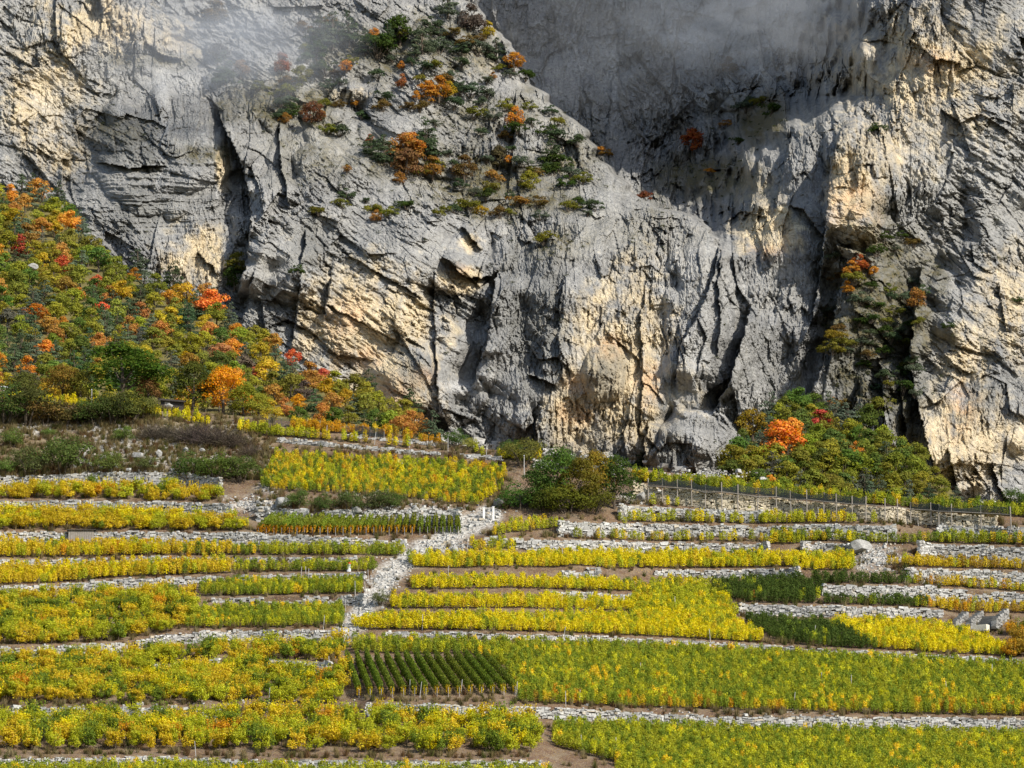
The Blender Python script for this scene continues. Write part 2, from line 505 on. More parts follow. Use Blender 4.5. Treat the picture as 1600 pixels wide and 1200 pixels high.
for s, amp, seed in ((80, 3.6, 71), (36, 1.5, 72), (17, 1.0, 73), (8.5, .66, 74), (4.5, .4, 75)):
    h1, e1, c1 = facets(ou / (s * 1.5), ov / (s * .6), seed)
    h2, e2, c2 = facets(wu / (s * .62), wv / (s * 1.5), seed + 10)
    w = sstep(.35, .65, obl)
    h = np.where(w > .5, h1, h2)
    e = np.where(w > .5, e1, e2)
    DISP += amp * rough_amt * h
    if s < 40: DISP += .22 * amp * rough_amt * np.clip(1 - e / .1, 0, 1)
# bedding and flutes
strat = perlin(CU / 120, wv / 5.5, 80) * .5 + perlin(CU / 60, wv / 3.2, 81) * .3
DISP += strat * 1.7 * blob(235, 300, 130, 90, 0)
DISP += .7 * ridged(wu / 16, wv / 120, 3, 82) * (blob(960, 600, 170, 190, 1) + .7 * blob(70, 170, 120, 150, 2))
obst = perlin(ou / 90, ov / 7, 83) * .6 + perlin(ou / 40, ov / 3.6, 84) * .35
DISP += obst * .9 * (blob(580, 490, 140, 130, 1) + blob(560, 120, 260, 130, 2) * .8 + blob(1500, 300, 200, 330, 0) * .7 + blob(1090, 160, 160, 130, 0))
DISP += .3 * ridged(CU / 7, CV / 7, 2, 85) * np.clip(rough_amt, .5, 2)
CD = base + DISP
def cliff_depth(u, v):
    i = np.clip((np.asarray(u, float) - cu[0]) / CS, 0, len(cu) - 1.01).astype(int); j = np.clip(np.searchsorted(cv, np.asarray(v, float)), 0, len(cv) - 1)
    return CD[j, i]

# colour of the rock itself: bare ochre scars, lichen-dark stains, pale streaks, grassy ledges
och = np.zeros(CU.shape)
for (u, v, a, b, w) in [(575, 500, 120, 95, 1), (600, 610, 90, 60, .9), (640, 455, 60, 40, .4), (965, 590, 95, 150, .85), (905, 660, 70, 70, .75), (1000, 470, 60, 90, .5),
        (1200, 365, 62, 42, 1), (1330, 300, 45, 85, .9), (1345, 370, 40, 50, .7), (1440, 120, 170, 130, .55), (1500, 100, 60, 50, .9), (1400, 230, 90, 80, .45),
        (1510, 560, 70, 60, .7), (1500, 690, 110, 100, .7), (1570, 480, 60, 110, .55), (70, 150, 80, 110, .6), (150, 40, 100, 55, .7), (90, 235, 60, 60, .6), (250, 60, 80, 40, .4),
        (310, 400, 70, 55, .8), (350, 260, 14, 40, .9), (715, 440, 40, 26, .9), (735, 380, 20, 16, .7), (1185, 300, 50, 60, .4), (540, 150, 50, 14, .5), (900, 500, 40, 60, .4), (1090, 610, 40, 60, .25), (700, 640, 20, 60, .3), (745, 90, 60, 40, .25)]:
    och = np.maximum(och, w * blob(u, v, a, b, int(u), .7))
och = np.clip(och + .35 * och * fbm(ou / 30, ov / 9, 3, 90) - .45 * och * np.clip(fbm(wu / 9, wv / 60, 3, 91), 0, 1) * 2, 0, 1)
och = np.clip(och + .25 * np.clip(fbm(CU / 60, CV / 45, 4, 92) - .15, 0, 1), 0, 1)
oran = np.zeros(CU.shape)
for (u, v, a, b) in [(535, 495, 36, 34), (620, 610, 40, 26), (660, 590, 20, 16), (952, 545, 28, 20), (905, 600, 22, 20), (1330, 315, 46, 40), (1200, 395, 30, 14), (1460, 95, 50, 20), (720, 425, 22, 12), (905, 650, 30, 24), (1500, 640, 30, 40), (1010, 610, 24, 40), (560, 560, 40, 20)]:
    oran = np.maximum(oran, blob(u, v, a, b, int(v), .8))
drk = np.zeros(CU.shape)
for (u, v, a, b, w) in [(195, 235, 70, 42, .85), (215, 330, 95, 55, .6), (835, 500, 60, 110, .75), (830, 420, 50, 40, .6), (945, 588, 32, 44, .9), (860, 700, 50, 50, .4), (1370, 530, 95, 170, .95), (1400, 420, 60, 60, .6), (490, 380, 60, 45, .6),
        (640, 580, 28, 45, .7), (1040, 700, 40, 55, .6), (930, 700, 40, 40, .5), (1060, 190, 140, 80, .55), (1110, 280, 90, 60, .6), (1240, 180, 70, 60, .45), (1540, 620, 40, 50, .5), (900, 330, 90, 50, .3), (560, 60, 60, 50, .3), (420, 500, 60, 50, .45), (1450, 330, 120, 60, .35)]:
    drk = np.maximum(drk, w * blob(u, v, a, b, int(u + v), .7))
drk = np.clip(drk + .5 * drk * fbm(wu / 10, wv / 45, 3, 95) + .8 * np.clip(fbm(wu / 14, wv / 70, 4, 96) - .1, 0, 1), 0, 1)
pale = np.clip(fbm(wu / 12, wv / 80, 4, 97) - .1, 0, 1) * .8
for (u, v, a, b, w) in [(720, 605, 45, 12, .9), (690, 180, 60, 60, .25), (255, 160, 12, 60, .7), (250, 250, 10, 50, .6), (1090, 560, 14, 40, .6), (1120, 645, 40, 8, .8), (1080, 690, 14, 30, .3), (300, 130, 50, 20, .4), (80, 200, 30, 70, .5), (1350, 90, 14, 14, .8), (960, 120, 26, 60, .7), (1070, 60, 40, 50, .7), (1010, 230, 16, 60, .6), (1120, 150, 50, 26, .6), (1190, 120, 20, 60, .5), (900, 90, 20, 50, .5)]:
    pale = np.maximum(pale, w * blob(u, v, a, b, int(v), .6))
# grass and soil sit on the less steep ledges of the upper buttress
gy = np.gradient(CD, axis=0)
lean = np.clip((-np.where(np.abs(gy) > 3, 3, gy) - .35) / .6, 0, 1)
gras = np.zeros(CU.shape)
for (u, v, a, b, w) in [(430, 160, 90, 40, 1), (480, 190, 60, 30, .7), (640, 250, 120, 40, .6), (780, 290, 130, 55, .8), (640, 80, 170, 45, .65), (760, 180, 110, 40, .5), (880, 250, 60, 70, .55), (1375, 500, 90, 150, .95), (1180, 190, 60, 40, .6), (1100, 280, 100, 40, .5), (500, 240, 90, 50, .4), (870, 380, 60, 30, .5), (330, 240, 60, 14, .7), (180, 200, 50, 26, .4), (230, 95, 80, 14, .6), (1000, 360, 80, 40, .3)]:
    gras = np.maximum(gras, w * blob(u, v, a, b, int(u), .9))
gras = np.clip(gras * (1.0 + 1.2 * lean) + gras * 1.1 * fbm(CU / 14, CV / 9, 3, 99), 0, 1)

P = px2w(CU, CV, CD)
nj, ni = CU.shape
idx = np.arange(nj * ni).reshape(nj, ni)
Q = np.stack([idx[:-1, :-1], idx[1:, :-1], idx[1:, 1:], idx[:-1, 1:]], -1)
# nothing is built where the wood and the vineyard stand in front for good
WOODTOP = np.array([(-260, 262), (0, 288), (55, 288), (110, 318), (145, 375), (200, 415), (250, 447), (330, 452), (365, 500), (420, 528), (470, 572), (560, 600), (640, 640), (690, 675), (720, 690)], float)
def woodtop(u): return np.interp(u, WOODTOP[:, 0], WOODTOP[:, 1])
low = np.where(CU < 700, np.maximum(woodtop(CU) + 70, 0), 2000)
low = np.minimum(low, crest(CU) + 26)
keep = (CV < low)[:-1, :-1]
Q = Q[keep]
used = np.zeros(nj * ni, bool); used[Q.ravel()] = True
remap = np.cumsum(used) - 1
flat = lambda a: a.ravel()[used]
t = NT('limestone_cliff')
pp = t.pos()
f1 = t.noise(.05, 6, .6, pp); f2 = t.noise(.35, 6, .65, pp); f3 = t.noise(1.3, 6, .72, pp)
g = t.ramp(f1, [(.32, (.262, .262, .257)), (.5, (.355, .351, .337)), (.68, (.455, .444, .415))])
g = t.mix(.55, g, t.ramp(f2, [(.3, (.55, .55, .56)), (.5, (.92, .92, .92)), (.7, (1.25, 1.24, 1.2))]), 'MULTIPLY')
oc = t.ramp(f2, [(.3, (.52, .42, .27)), (.55, (.66, .55, .37)), (.75, (.74, .65, .47))])
of = t.rmap(t.math('ADD', t.attr('ochre').outputs['Fac'], t.math('MULTIPLY', t.math('SUBTRACT', f2, .5), 1.1)), .16, .6, 0, 1)
col = t.mix(of, g, oc)
col = t.mix(t.math('MULTIPLY', t.attr('rust').outputs['Fac'], t.rmap(f2, .35, .65, 0, .75), True), col, (.68, .4, .2))
col = t.mix(t.math('MULTIPLY', t.attr('pale').outputs['Fac'], t.rmap(f3, .35, .65, .25, .95), True), col, (.66, .66, .65))
col = t.mix(t.math('MULTIPLY', t.attr('lichen').outputs['Fac'], t.rmap(f3, .3, .65, .5, 1.05), True), col, (.15, .152, .14))
gr = t.ramp(f3, [(.3, (.07, .075, .03)), (.55, (.15, .13, .07)), (.75, (.22, .185, .12))])
col = t.mix(t.math('MULTIPLY', t.attr('turf').outputs['Fac'], t.rmap(f3, .3, .6, .3, 1.2), True), col, gr)
vo = t.n('TexVoronoi', feature='DISTANCE_TO_EDGE'); vo.inputs['Scale'].default_value = .55; t.l(t.pos((1, 1, .55)), vo.inputs['Vector'])
crk = t.rmap(vo.outputs['Distance'], 0, .09, 0, 1)
col = t.mix(.75, col, t.ramp(f3, [(.3, (.5, .5, .51)), (.5, (.97, .97, .97)), (.68, (1.28, 1.27, 1.24))]), 'MULTIPLY')
b = t.bump(t.math('ADD', t.math('MULTIPLY', f3, 1.0), t.math('MULTIPLY', crk, .22)), 1.0, .9)
t.principled(col, .95, b, .1)
me = mesh_np('cliff', P.reshape(-1, 3)[used], remap[Q], {'ochre': ('POINT', flat(och)), 'rust': ('POINT', flat(oran)), 'pale': ('POINT', flat(pale)), 'lichen': ('POINT', flat(drk)), 'turf': ('POINT', flat(gras))}, t.m)
cl = link('cliff', me, label='grey limestone cliff with ochre scars, gullies and ledges above the vineyards', category='cliff', kind='structure')
# ------------------------------------------------------------------ the terraced hillside
WALLS = [  # name, label, material, [(u, top, visible foot), ...] in photo pixels
 ('ragged low wall of grey rubble under the shrubs of the scrub slope', 0, [(-230, 742, 756), (0, 742, 755), (60, 742, 755), (150, 736, 750), (285, 736, 750), (350, 748, 760)]),
 ('pale dry-stone wall between the two highest golden terraces', 0, [(-230, 783, 790), (0, 781, 789), (130, 780, 791), (250, 782, 800), (370, 788, 804)]),
 ('long straight dry-stone wall with a small wooden shed built against it', 0, [(-230, 830, 845), (0, 829, 843), (150, 829, 846), (400, 831, 846), (480, 835, 845), (640, 843, 850)]),
 ('thin low wall line between two narrow golden terraces', 0, [(-230, 876, 884), (0, 874, 882), (110, 872, 879), (250, 868, 874), (400, 869, 874), (560, 869, 874)]),
 ('wavy dry-stone wall above the broad bushy golden plot', 0, [(-230, 918, 928), (0, 915, 923), (100, 911, 918), (170, 904, 916), (250, 901, 911), (350, 897, 903), (570, 894, 901)]),
 ('short wall between the two small green row plots beside the path', 0, [(330, 933, 938), (490, 930, 938), (575, 928, 941)]),
 ('curving white dry-stone wall under the green row plots', 0, [(-230, 1014, 1034), (0, 1008, 1028), (100, 1007, 1019), (200, 1002, 1012), (270, 988, 1000), (350, 983, 996), (540, 982, 993)]),
 ('half-hidden broken wall inside the big bushy golden plot', 0, [(240, 1037, 1047), (300, 1033, 1047), (345, 1031, 1046)]),
 ('broken wall with pale stones ending at the trellised block', 0, [(420, 1030, 1046), (470, 1032, 1050), (520, 1034, 1052)]),
 ('ruined wall showing in pieces behind the lowest bushy vines', 0, [(20, 1104, 1122), (180, 1103, 1122), (345, 1104, 1124)]),
 ('lowest wall of white rubble along the bottom soil track', 0, [(-230, 1183, 1196), (0, 1182, 1195), (260, 1180, 1193), (400, 1186, 1197), (850, 1186, 1197)]),
 ('white dry-stone wall across the foot of the wide green field', 0, [(570, 1097, 1112), (700, 1098, 1112), (840, 1103, 1116), (950, 1107, 1121), (1050, 1114, 1128), (1140, 1118, 1131), (1300, 1117, 1134), (1570, 1120, 1136), (1830, 1127, 1144)]),
 ('low broken wall along the upper edge of the wide green field', 0, [(600, 984, 990), (850, 989, 996), (1050, 997, 1003), (1230, 1008, 1013), (1460, 1021, 1029), (1600, 1028, 1036), (1830, 1042, 1050)]),
 ('short pale wall piece between two bright yellow terraces, the lower one', 0, [(860, 923, 934), (925, 925, 934), (992, 926, 936)]),
 ('tiny pale wall piece between two bright yellow terraces, the upper one', 0, [(876, 884, 897), (938, 886, 897)]),
 ('white wall along the top edge of the dark green vine plot', 0, [(1000, 889, 894), (1110, 889, 898), (1250, 886, 897)]),
 ('low stony wall above the broadest bright yellow terrace', 0, [(755, 838, 846), (870, 842, 857), (1000, 846, 857), (1200, 848, 857)]),
 ('long white dry-stone wall two terraces below the net fence', 0, [(870, 814, 832), (1060, 818, 833), (1200, 820, 833), (1300, 818, 836), (1400, 820, 836)]),
 ('white rubble wall just right of the big dark bushes', 0, [(965, 790, 806), (1080, 793, 807), (1190, 798, 811)]),
 ('tall cream stone wall behind the posts of the net fence', 1, [(985, 754, 774), (1200, 776, 799), (1400, 793, 810), (1560, 806, 822)]),
 ('short white wall under the right end of the net fence', 0, [(1460, 818, 832), (1600, 822, 836), (1830, 830, 846)]),
 ('low wall between the bright yellow terrace and the rubble cone', 0, [(1250, 846, 860), (1332, 848, 862)]),
 ('high white dry-stone wall right of the rubble cone', 0, [(1430, 848, 869), (1600, 853, 875), (1830, 862, 886)]),
 ('long dry-stone wall running to the dark gap near the right edge', 0, [(1410, 886, 903), (1580, 891, 912), (1830, 902, 924)]),
 ('curved white wall between the two upper dark green plots', 0, [(1280, 912, 924), (1430, 914, 931), (1600, 926, 938), (1830, 938, 950)]),
 ('white wall above the lowest dark green plot', 0, [(1150, 942, 954), (1310, 945, 958), (1470, 951, 960)]),
 ('white stony wall behind the small fanned trellised block', 0, [(400, 793, 808), (560, 795, 814), (720, 795, 814)]),
 ('slanting wall under the long upper hedge of vines', 0, [(430, 682, 687), (530, 691, 696), (640, 701, 706), (790, 713, 717)]),
 ('short white wall below the orange vine row', 0, [(540, 677, 680), (690, 691, 695)]),
 ('pale wall at the foot of the cliff above the dark bushes', 0, [(830, 716, 725), (960, 729, 739)]),
]
HU = np.arange(-240, 1841, 4.0); HV = np.arange(1284, 556, -1.0)      # columns; rows from the bottom up
FOOT = 9                                                              # part of each wall hidden by the vines in front
W = np.ones((len(HV), len(HU)))
for lab, mk, pts in WALLS:
    pts = np.array(pts, float)
    a = np.interp(HU, pts[:, 0], pts[:, 1], left=np.nan, right=np.nan); b = np.interp(HU, pts[:, 0], pts[:, 2], left=np.nan, right=np.nan); b = b + np.minimum(FOOT * .6, .45 * (b - a))
    with np.errstate(invalid='ignore'):
        m = (HV[:, None] >= a[None]) & (HV[:, None] <= b[None])
    W[m] = .03
# the scrub slope at the left is steeper
scrub = (HU[None] < 420) & (HV[:, None] < 742)
W[scrub] *= .7
for _ in range(2):
    W = (np.roll(W, 1, 1) + 2 * W + np.roll(W, -1, 1)) / 4
CW = np.cumsum(W, 0)
HC = crest(HU)
HD = np.zeros(W.shape)
for i in range(len(HU)):
    kc = np.interp(-HC[i], -HV, CW[:, i])
    dc = 640 + (800 - HC[i]) * .26
    HD[:, i] = 540 + CW[:, i] / kc * (dc - 540)
def ublur(a, sg):
    n_ = int(3 * sg); kk = np.exp(-.5 * (np.arange(-n_, n_ + 1) / sg) ** 2); kk /= kk.sum()
    pa = np.pad(a, (n_, n_), 'edge'); return np.convolve(pa, kk, 'valid')
FR = np.linspace(0, 1, 9)
lev = np.array([[np.interp(-(1284 + (HC[i] - 1284) * f_), -HV, HD[:, i]) for i in range(len(HU))] for f_ in FR])
tgt = np.array([ublur(r_, 24) for r_ in lev])
for i in range(len(HU)):
    a_ = np.concatenate([lev[:, i], [lev[-1, i] + 100]]); b_ = np.concatenate([tgt[:, i], [tgt[-1, i] + 100]])
    HD[:, i] = np.interp(HD[:, i], a_, b_)
k = np.exp(-.5 * (np.arange(-6, 7) / 3.0) ** 2); k /= k.sum()
pad = np.pad(HD, ((0, 0), (6, 6)), 'edge')
HDs = sum(k[j] * pad[:, j:j + len(HU)] for j in range(13))
HD = HDs
def hill_depth(u, v):
    i = np.clip((np.asarray(u, float) - HU[0]) / 4.0, 0, len(HU) - 1.001); j = np.clip(HV[0] - np.asarray(v, float), 0, len(HV) - 1.001)
    i0 = i.astype(int); j0 = j.astype(int); fi = i - i0; fj = j - j0
    return (HD[j0, i0] * (1 - fi) + HD[j0, i0 + 1] * fi) * (1 - fj) + (HD[j0 + 1, i0] * (1 - fi) + HD[j0 + 1, i0 + 1] * fi) * fj
def hill_point(u, v): return px2w(u, v, hill_depth(u, v))
def hill_px(x, y):
    """Photo pixel of the hillside point at world (x, y)."""
    x = np.asarray(x, float); y = np.asarray(y, float)
    u = 800 + x / y * FPX; v = np.full(x.shape, 900.0)
    for _ in range(3):
        ui = np.clip(np.round((u - HU[0]) / 4).astype(int), 0, len(HU) - 1)
        lo = np.zeros(x.shape, int); hi = np.full(x.shape, len(HV) - 1)
        for _ in range(11):
            mid = (lo + hi) // 2
            up = HD[mid, ui] < y
            lo = np.where(up, mid, lo); hi = np.where(up, hi, mid)
        v = HV[hi]
        yc = (600 - v) / FPX
        u = 800 + x * FPX * (CP - yc * SP) / y
    return u, v

# sheet
nt = 440
TT = np.linspace(0, 1, nt)
GU = np.broadcast_to(HU, (nt, len(HU))); GV = 1284 + (HC[None] - 1284) * TT[:, None]
GD = hill_depth(GU, GV)
rub = .10 * fbm(GU / 12, GV / 9, 3, 5)
PTS = px2w(GU, GV, GD + rub)
# down to the valley floor in front, back to the foot of the cliff behind
front = px2w(HU, np.full(len(HU), 1284), np.full(len(HU), 540.0)); f2_ = front.copy(); f2_[:, 1] -= 45; f2_[:, 2] -= 20; f3_ = front.copy(); f3_[:, 1] -= 110; f3_[:, 2] = -.5
back = []
for dd, dv in ((8, 5), (60, 11), (140, 16), (330, 22)):
    back.append(px2w(HU, HC + dv, hill_depth(HU, HC) + dd))
ALL = np.concatenate([f3_[None], f2_[None], PTS, np.array(back)], 0)
nj, ni = ALL.shape[:2]
idx = np.arange(nj * ni).reshape(nj, ni)
Q = np.stack([idx[:-1, :-1], idx[:-1, 1:], idx[1:, 1:], idx[1:, :-1]], -1).reshape(-1, 4)
PATH = np.array([(768, 806), (722, 826), (690, 846), (645, 868), (606, 896), (586, 930), (560, 965), (541, 990)], float)
def path_dist(u, v, line):
    best = np.full(np.shape(u), 1e9)
    for k in range(len(line) - 1):
        ax, ay = line[k]; dx, dy = line[k + 1] - line[k]
        t_ = np.clip(((u - ax) * dx + (v - ay) * dy) / (dx * dx + dy * dy), 0, 1)
        best = np.minimum(best, np.hypot(u - ax - t_ * dx, v - ay - t_ * dy))
    return best
stony = np.zeros(ALL.shape[:2]); grassy = np.zeros(ALL.shape[:2])
nz = fbm(GU / 25, GV / 14, 4, 6)
st = 1 - sstep(8, 24, path_dist(GU, GV, PATH) + 10 * nz)
for (u, v, a, b) in [(405, 788, 46, 14), (1362, 872, 40, 26), (1010, 776, 36, 14), (150, 705, 40, 30), (240, 722, 60, 14), (420, 745, 18, 40), (640, 800, 90, 10), (600, 765, 60, 10), (60, 672, 70, 10), (170, 668, 60, 8), (1110, 738, 50, 8), (250, 700, 140, 40)]:
    st = np.maximum(st, np.clip(1.2 - np.hypot((GU - u) / a, (GV - v) / b) + 1.1 * nz, 0, 1) * .8)
gs = np.where((GU < 430) & (GV < 745), .85, .12) + .6 * nz
stony[2:2 + nt] = st; grassy[2:2 + nt] = np.clip(gs, 0, 1)
t = NT('vineyard_soil')
pp = t.pos()
f1 = t.noise(.5, 5, .6, pp); f2 = t.noise(3.5, 5, .65, pp)
soil = t.ramp(f2, [(.3, (.075, .045, .03)), (.55, (.13, .082, .055)), (.75, (.2, .14, .1))])
soil = t.mix(t.rmap(f1, .45, .65, 0, .6), soil, (.2, .16, .115))
fl = t.noise(7.0, 2, .5, pp)
soil = t.mix(t.rmap(fl, .6, .66, 0, .8), soil, (.32, .22, .05))
fl2 = t.noise(5.0, 3, .6, t.pos((1.3, 1.3, 1.3)))
soil = t.mix(t.rmap(fl2, .62, .67, 0, .8), soil, (.36, .34, .3))
dry = t.ramp(f2, [(.3, (.11, .085, .05)), (.55, (.21, .165, .105)), (.75, (.3, .25, .17))])
col = t.mix(t.math('MULTIPLY', t.attr('dry').outputs['Fac'], t.rmap(f1, .35, .6, .3, 1), True), soil, dry)
sto = t.ramp(f2, [(.3, (.22, .2, .17)), (.5, (.4, .38, .34)), (.7, (.55, .54, .5))])
col = t.mix(t.math('MULTIPLY', t.attr('stony').outputs['Fac'], t.rmap(f2, .3, .55, .2, 1.1), True), col, sto)
t.principled(col, .95, t.bump(f2, .8, .12), .08)
me = mesh_np('terraced_hillside', ALL.reshape(-1, 3), Q, {'stony': ('POINT', stony.ravel()), 'dry': ('POINT', grassy.ravel())}, t.m, smooth=True)
link('terraced_hillside', me, kind='structure', label='brown terraced hillside under the vines')
# valley floor
vf = np.array([[-4000, -3000, -.6], [4000, -3000, -.6], [4000, 520, -.6], [-4000, 520, -.6]])
link('valley_floor', mesh_np('valley_floor', vf, [[0, 1, 2, 3]], None, simple('valley_grass', (.06, .07, .03), (.14, .12, .06), .05)), kind='structure')

# wooded slope at the left, and the scree mound under the right grove
def wood_depth(u, v): return 640 + (800 - crest(u)) * .26 + 22 + np.maximum(crest(u) - v, -20) * .52
wu_ = np.arange(-250, 741, 6.0); wt = np.linspace(0, 1, 90)
WU = np.broadcast_to(wu_, (90, len(wu_))); lo_ = crest(WU) + 14; hi_ = np.minimum(woodtop(WU) + 12, lo_ - 8)
WV = lo_ + (hi_ - lo_) * wt[:, None]
WD = wood_depth(WU, WV) + 1.2 * fbm(WU / 40, WV / 30, 3, 9)
PW = px2w(WU, WV, WD)
bk = px2w(wu_, hi_[0] + 9, WD[-1] + 60)
PW = np.concatenate([PW, bk[None]], 0)
idx = np.arange(PW.shape[0] * PW.shape[1]).reshape(PW.shape[:2])
Q = np.stack([idx[:-1, :-1], idx[:-1, 1:], idx[1:, 1:], idx[1:, :-1]], -1).reshape(-1, 4)
M_LITTER = simple('leaf_litter', (.08, .07, .025), (.18, .15, .055), 1.2)
link('wooded_slope', mesh_np('wooded_slope', PW.reshape(-1, 3), Q, None, M_LITTER, smooth=True), kind='structure')
GROVE = np.array([(1135, 752), (1150, 715), (1175, 680), (1205, 655), (1245, 640), (1300, 652), (1350, 665), (1390, 700), (1430, 725), (1480, 760), (1525, 800)], float)
gu_ = np.arange(1130, 1531, 6.0); gt = np.linspace(0, 1, 40)
def grove_top(u): return np.interp(u, GROVE[:, 0], GROVE[:, 1])
def grove_depth(u, v): return np.minimum(846 + (crest(u) - v) * .26, cliff_depth(u, v) - 1)
GU2 = np.broadcast_to(gu_, (40, len(gu_))); lo2 = crest(GU2) + 24; hi2 = np.minimum(grove_top(GU2), lo2 - 2)
GV2 = lo2 + (hi2 - lo2) * gt[:, None]
GD2 = 846 + (crest(GU2) - GV2) * .26 + 1.0 * fbm(GU2 / 30, GV2 / 20, 3, 10)
PG = px2w(GU2, GV2, GD2)
bk = px2w(gu_, hi2[0] + 3, GD2[-1] + 40)
PG = np.concatenate([PG, bk[None]], 0)
idx = np.arange(PG.shape[0] * PG.shape[1]).reshape(PG.shape[:2])
Q = np.stack([idx[:-1, :-1], idx[:-1, 1:], idx[1:, 1:], idx[1:, :-1]], -1).reshape(-1, 4)
link('wooded_mound', mesh_np('wooded_mound', PG.reshape(-1, 3), Q, None, M_LITTER, smooth=True), kind='structure')

# ------------------------------------------------------------------ dry-stone walls
rw = np.random.default_rng(5)
STONE_PROTO = []
for k in range(5):
    v, f = boxes(np.zeros((1, 3)), np.array([[1, 1, 1]]), np.zeros(1), rw, .16)
    # chip the corners: one more ring of vertices on the front
    STONE_PROTO.append([mesh_np('stone', v, f, {'stonevar': ('FACE', np.full(6, rw.uniform(.35, .85)))}, m_) for m_ in (M_STONE, M_STONE_C)])
def wall_line(pts, step=6.0):
    pts = np.array(pts, float)
    u = np.arange(max(pts[0, 0], -230), min(pts[-1, 0], 1830), step)
    return u, np.interp(u, pts[:, 0], pts[:, 1]), np.interp(u, pts[:, 0], pts[:, 2])
for wi, (lab, mk, pts) in enumerate(WALLS):
    u, vt, vb = wall_line(pts)
    if len(u) < 3: continue
    top = hill_point(u, vt); vb = vb + np.minimum(FOOT * .6, .45 * (vb - vt)); bot = hill_point(u, vb)
    e = wall_root = link('dry_stone_wall', None, loc=bot[len(u) // 2], label=lab, category='wall', group='dry-stone terrace walls', kind='thing')
    org = bot[len(u) // 2]
    yl = np.minimum(top[:, 1], bot[:, 1])
    sl_ = np.concatenate([[0], np.cumsum(np.hypot(np.diff(top[:, 0]), np.diff(yl)))])
    zt = top[:, 2]; zb = bot[:, 2] - .15
    C = []; S = []; A = []
    big = []
    z_off = 0
    nc = int(math.ceil((zt - zb).max() / .195)) + 1
    rag = np.array([-.12 + .25 * fbm(np.array([s / 2.5]), np.array([wi * 7.7]), 3, 3)[0] + .08 * rw.normal() for s in sl_])
    # gaps where the wall has slumped
    gap = fbm(sl_ / 7.0, sl_ * 0 + wi * 3.1, 2, 77)
    for c_ in range(nc):
        s = rw.uniform(0, .4)
        while s < sl_[-1]:
            L_ = float(np.clip(rw.lognormal(-1.0, .42), .16, 1.0)); h_ = float(np.clip(rw.normal(.205, .05), .11, .36))
            sc_ = s + L_ / 2
            zt_ = np.interp(sc_, sl_, zt + rag); zb_ = np.interp(sc_, sl_, zb); g_ = np.interp(sc_, sl_, gap)
            z = zb_ + (c_ + .5) * .195 + rw.normal(0, .03)
            if z < zt_ - .1 - (.5 if g_ > .42 else 0) and rw.random() > .03:
                x = np.interp(sc_, sl_, top[:, 0]); y = np.interp(sc_, sl_, yl)
                i_ = int(np.clip(np.searchsorted(sl_, sc_) - 1, 0, len(u) - 2))
                a_ = math.atan2(yl[i_ + 1] - yl[i_], top[i_ + 1, 0] - top[i_, 0])
                cen = (x - org[0], y - .12 + rw.normal(0, .06) + .12 * (c_ / max(nc, 1)) - org[1], z - org[2])
                if L_ > .72 and len(big) < 40:
                    big.append((cen, (L_, .5, h_ * 1.35), a_))
                else:
                    C.append(cen); S.append((L_ * .97, rw.uniform(.35, .55), h_)); A.append(a_ + rw.normal(0, .12))
            s += L_ + .015
    if not C: continue
    v, f = boxes(np.array(C), np.array(S), np.array(A), rw, .13)
    sv = np.repeat(np.clip(rw.normal(.55, .25, len(C)), 0, 1), 6)
    m_ = M_STONE_C if mk else M_STONE
    link('stones', mesh_np('stones', v, f, {'stonevar': ('FACE', sv)}, m_), parent=e, kind='stuff')
    for cen, S_, a_ in big:
        o = link('stone', STONE_PROTO[rw.integers(5)][mk], parent=e, loc=cen, rotz=a_, scale=S_)
# ------------------------------------------------------------------ plants: shapes
rp = np.random.default_rng(31)
def leafmesh(name, C, N, S, mat, rg):
    v, f = leaf_quads(C, N, S, rg)
    return mesh_np(name, v, f, {'leafvar': ('FACE', rg.random(len(C)))}, mat)
def sphere_dirs(n, rg):
    d = rg.normal(size=(n, 3)); return d / np.linalg.norm(d, axis=1, keepdims=True)

def crown_cloud(rg, n, clumps, leaf):
    """Leaves spread over many overlapping clumps: (centre, radii) pairs."""
    w = np.array([c[1][0] * c[1][1] for c in clumps]) ** 1.0; w /= w.sum()
    pick = rg.choice(len(clumps), n, p=w)
    cc = np.array([c[0] for c in clumps])[pick]; rr = np.array([c[1] for c in clumps])[pick]
    d = sphere_dirs(n, rg)
    d[:, 2] = np.where(d[:, 2] < -.3, -d[:, 2] * .6, d[:, 2])
    r = rg.uniform(.72, 1.05, n)[:, None]
    C = cc + d * rr * r
    N = d + rg.normal(0, .33, (n, 3)) + [0, 0, .15]
    return C, N, leaf * rg.uniform(.7, 1.3, n)

def limbs(rg, h, trunk_r, tips, fork=.35):
    parts = [tube([(0, 0, -.06 * h), (.01 * h, 0, fork * h * .5), (0, .01 * h, fork * h), (.01 * h, .01 * h, .62 * h)], [trunk_r * 1.25, trunk_r, trunk_r * .8, trunk_r * .35], 6)]
    for tp in tips:
        z0 = rg.uniform(.6, 1.3) * fork * h; p0 = np.array([0, 0, z0]); p1 = np.array(tp)
        m = (p0 + p1) / 2 + [0, 0, -.04 * h]
        parts.append(tube([p0, m, p1], [trunk_r * .5, trunk_r * .35, trunk_r * .12], 5))
    return join(parts)

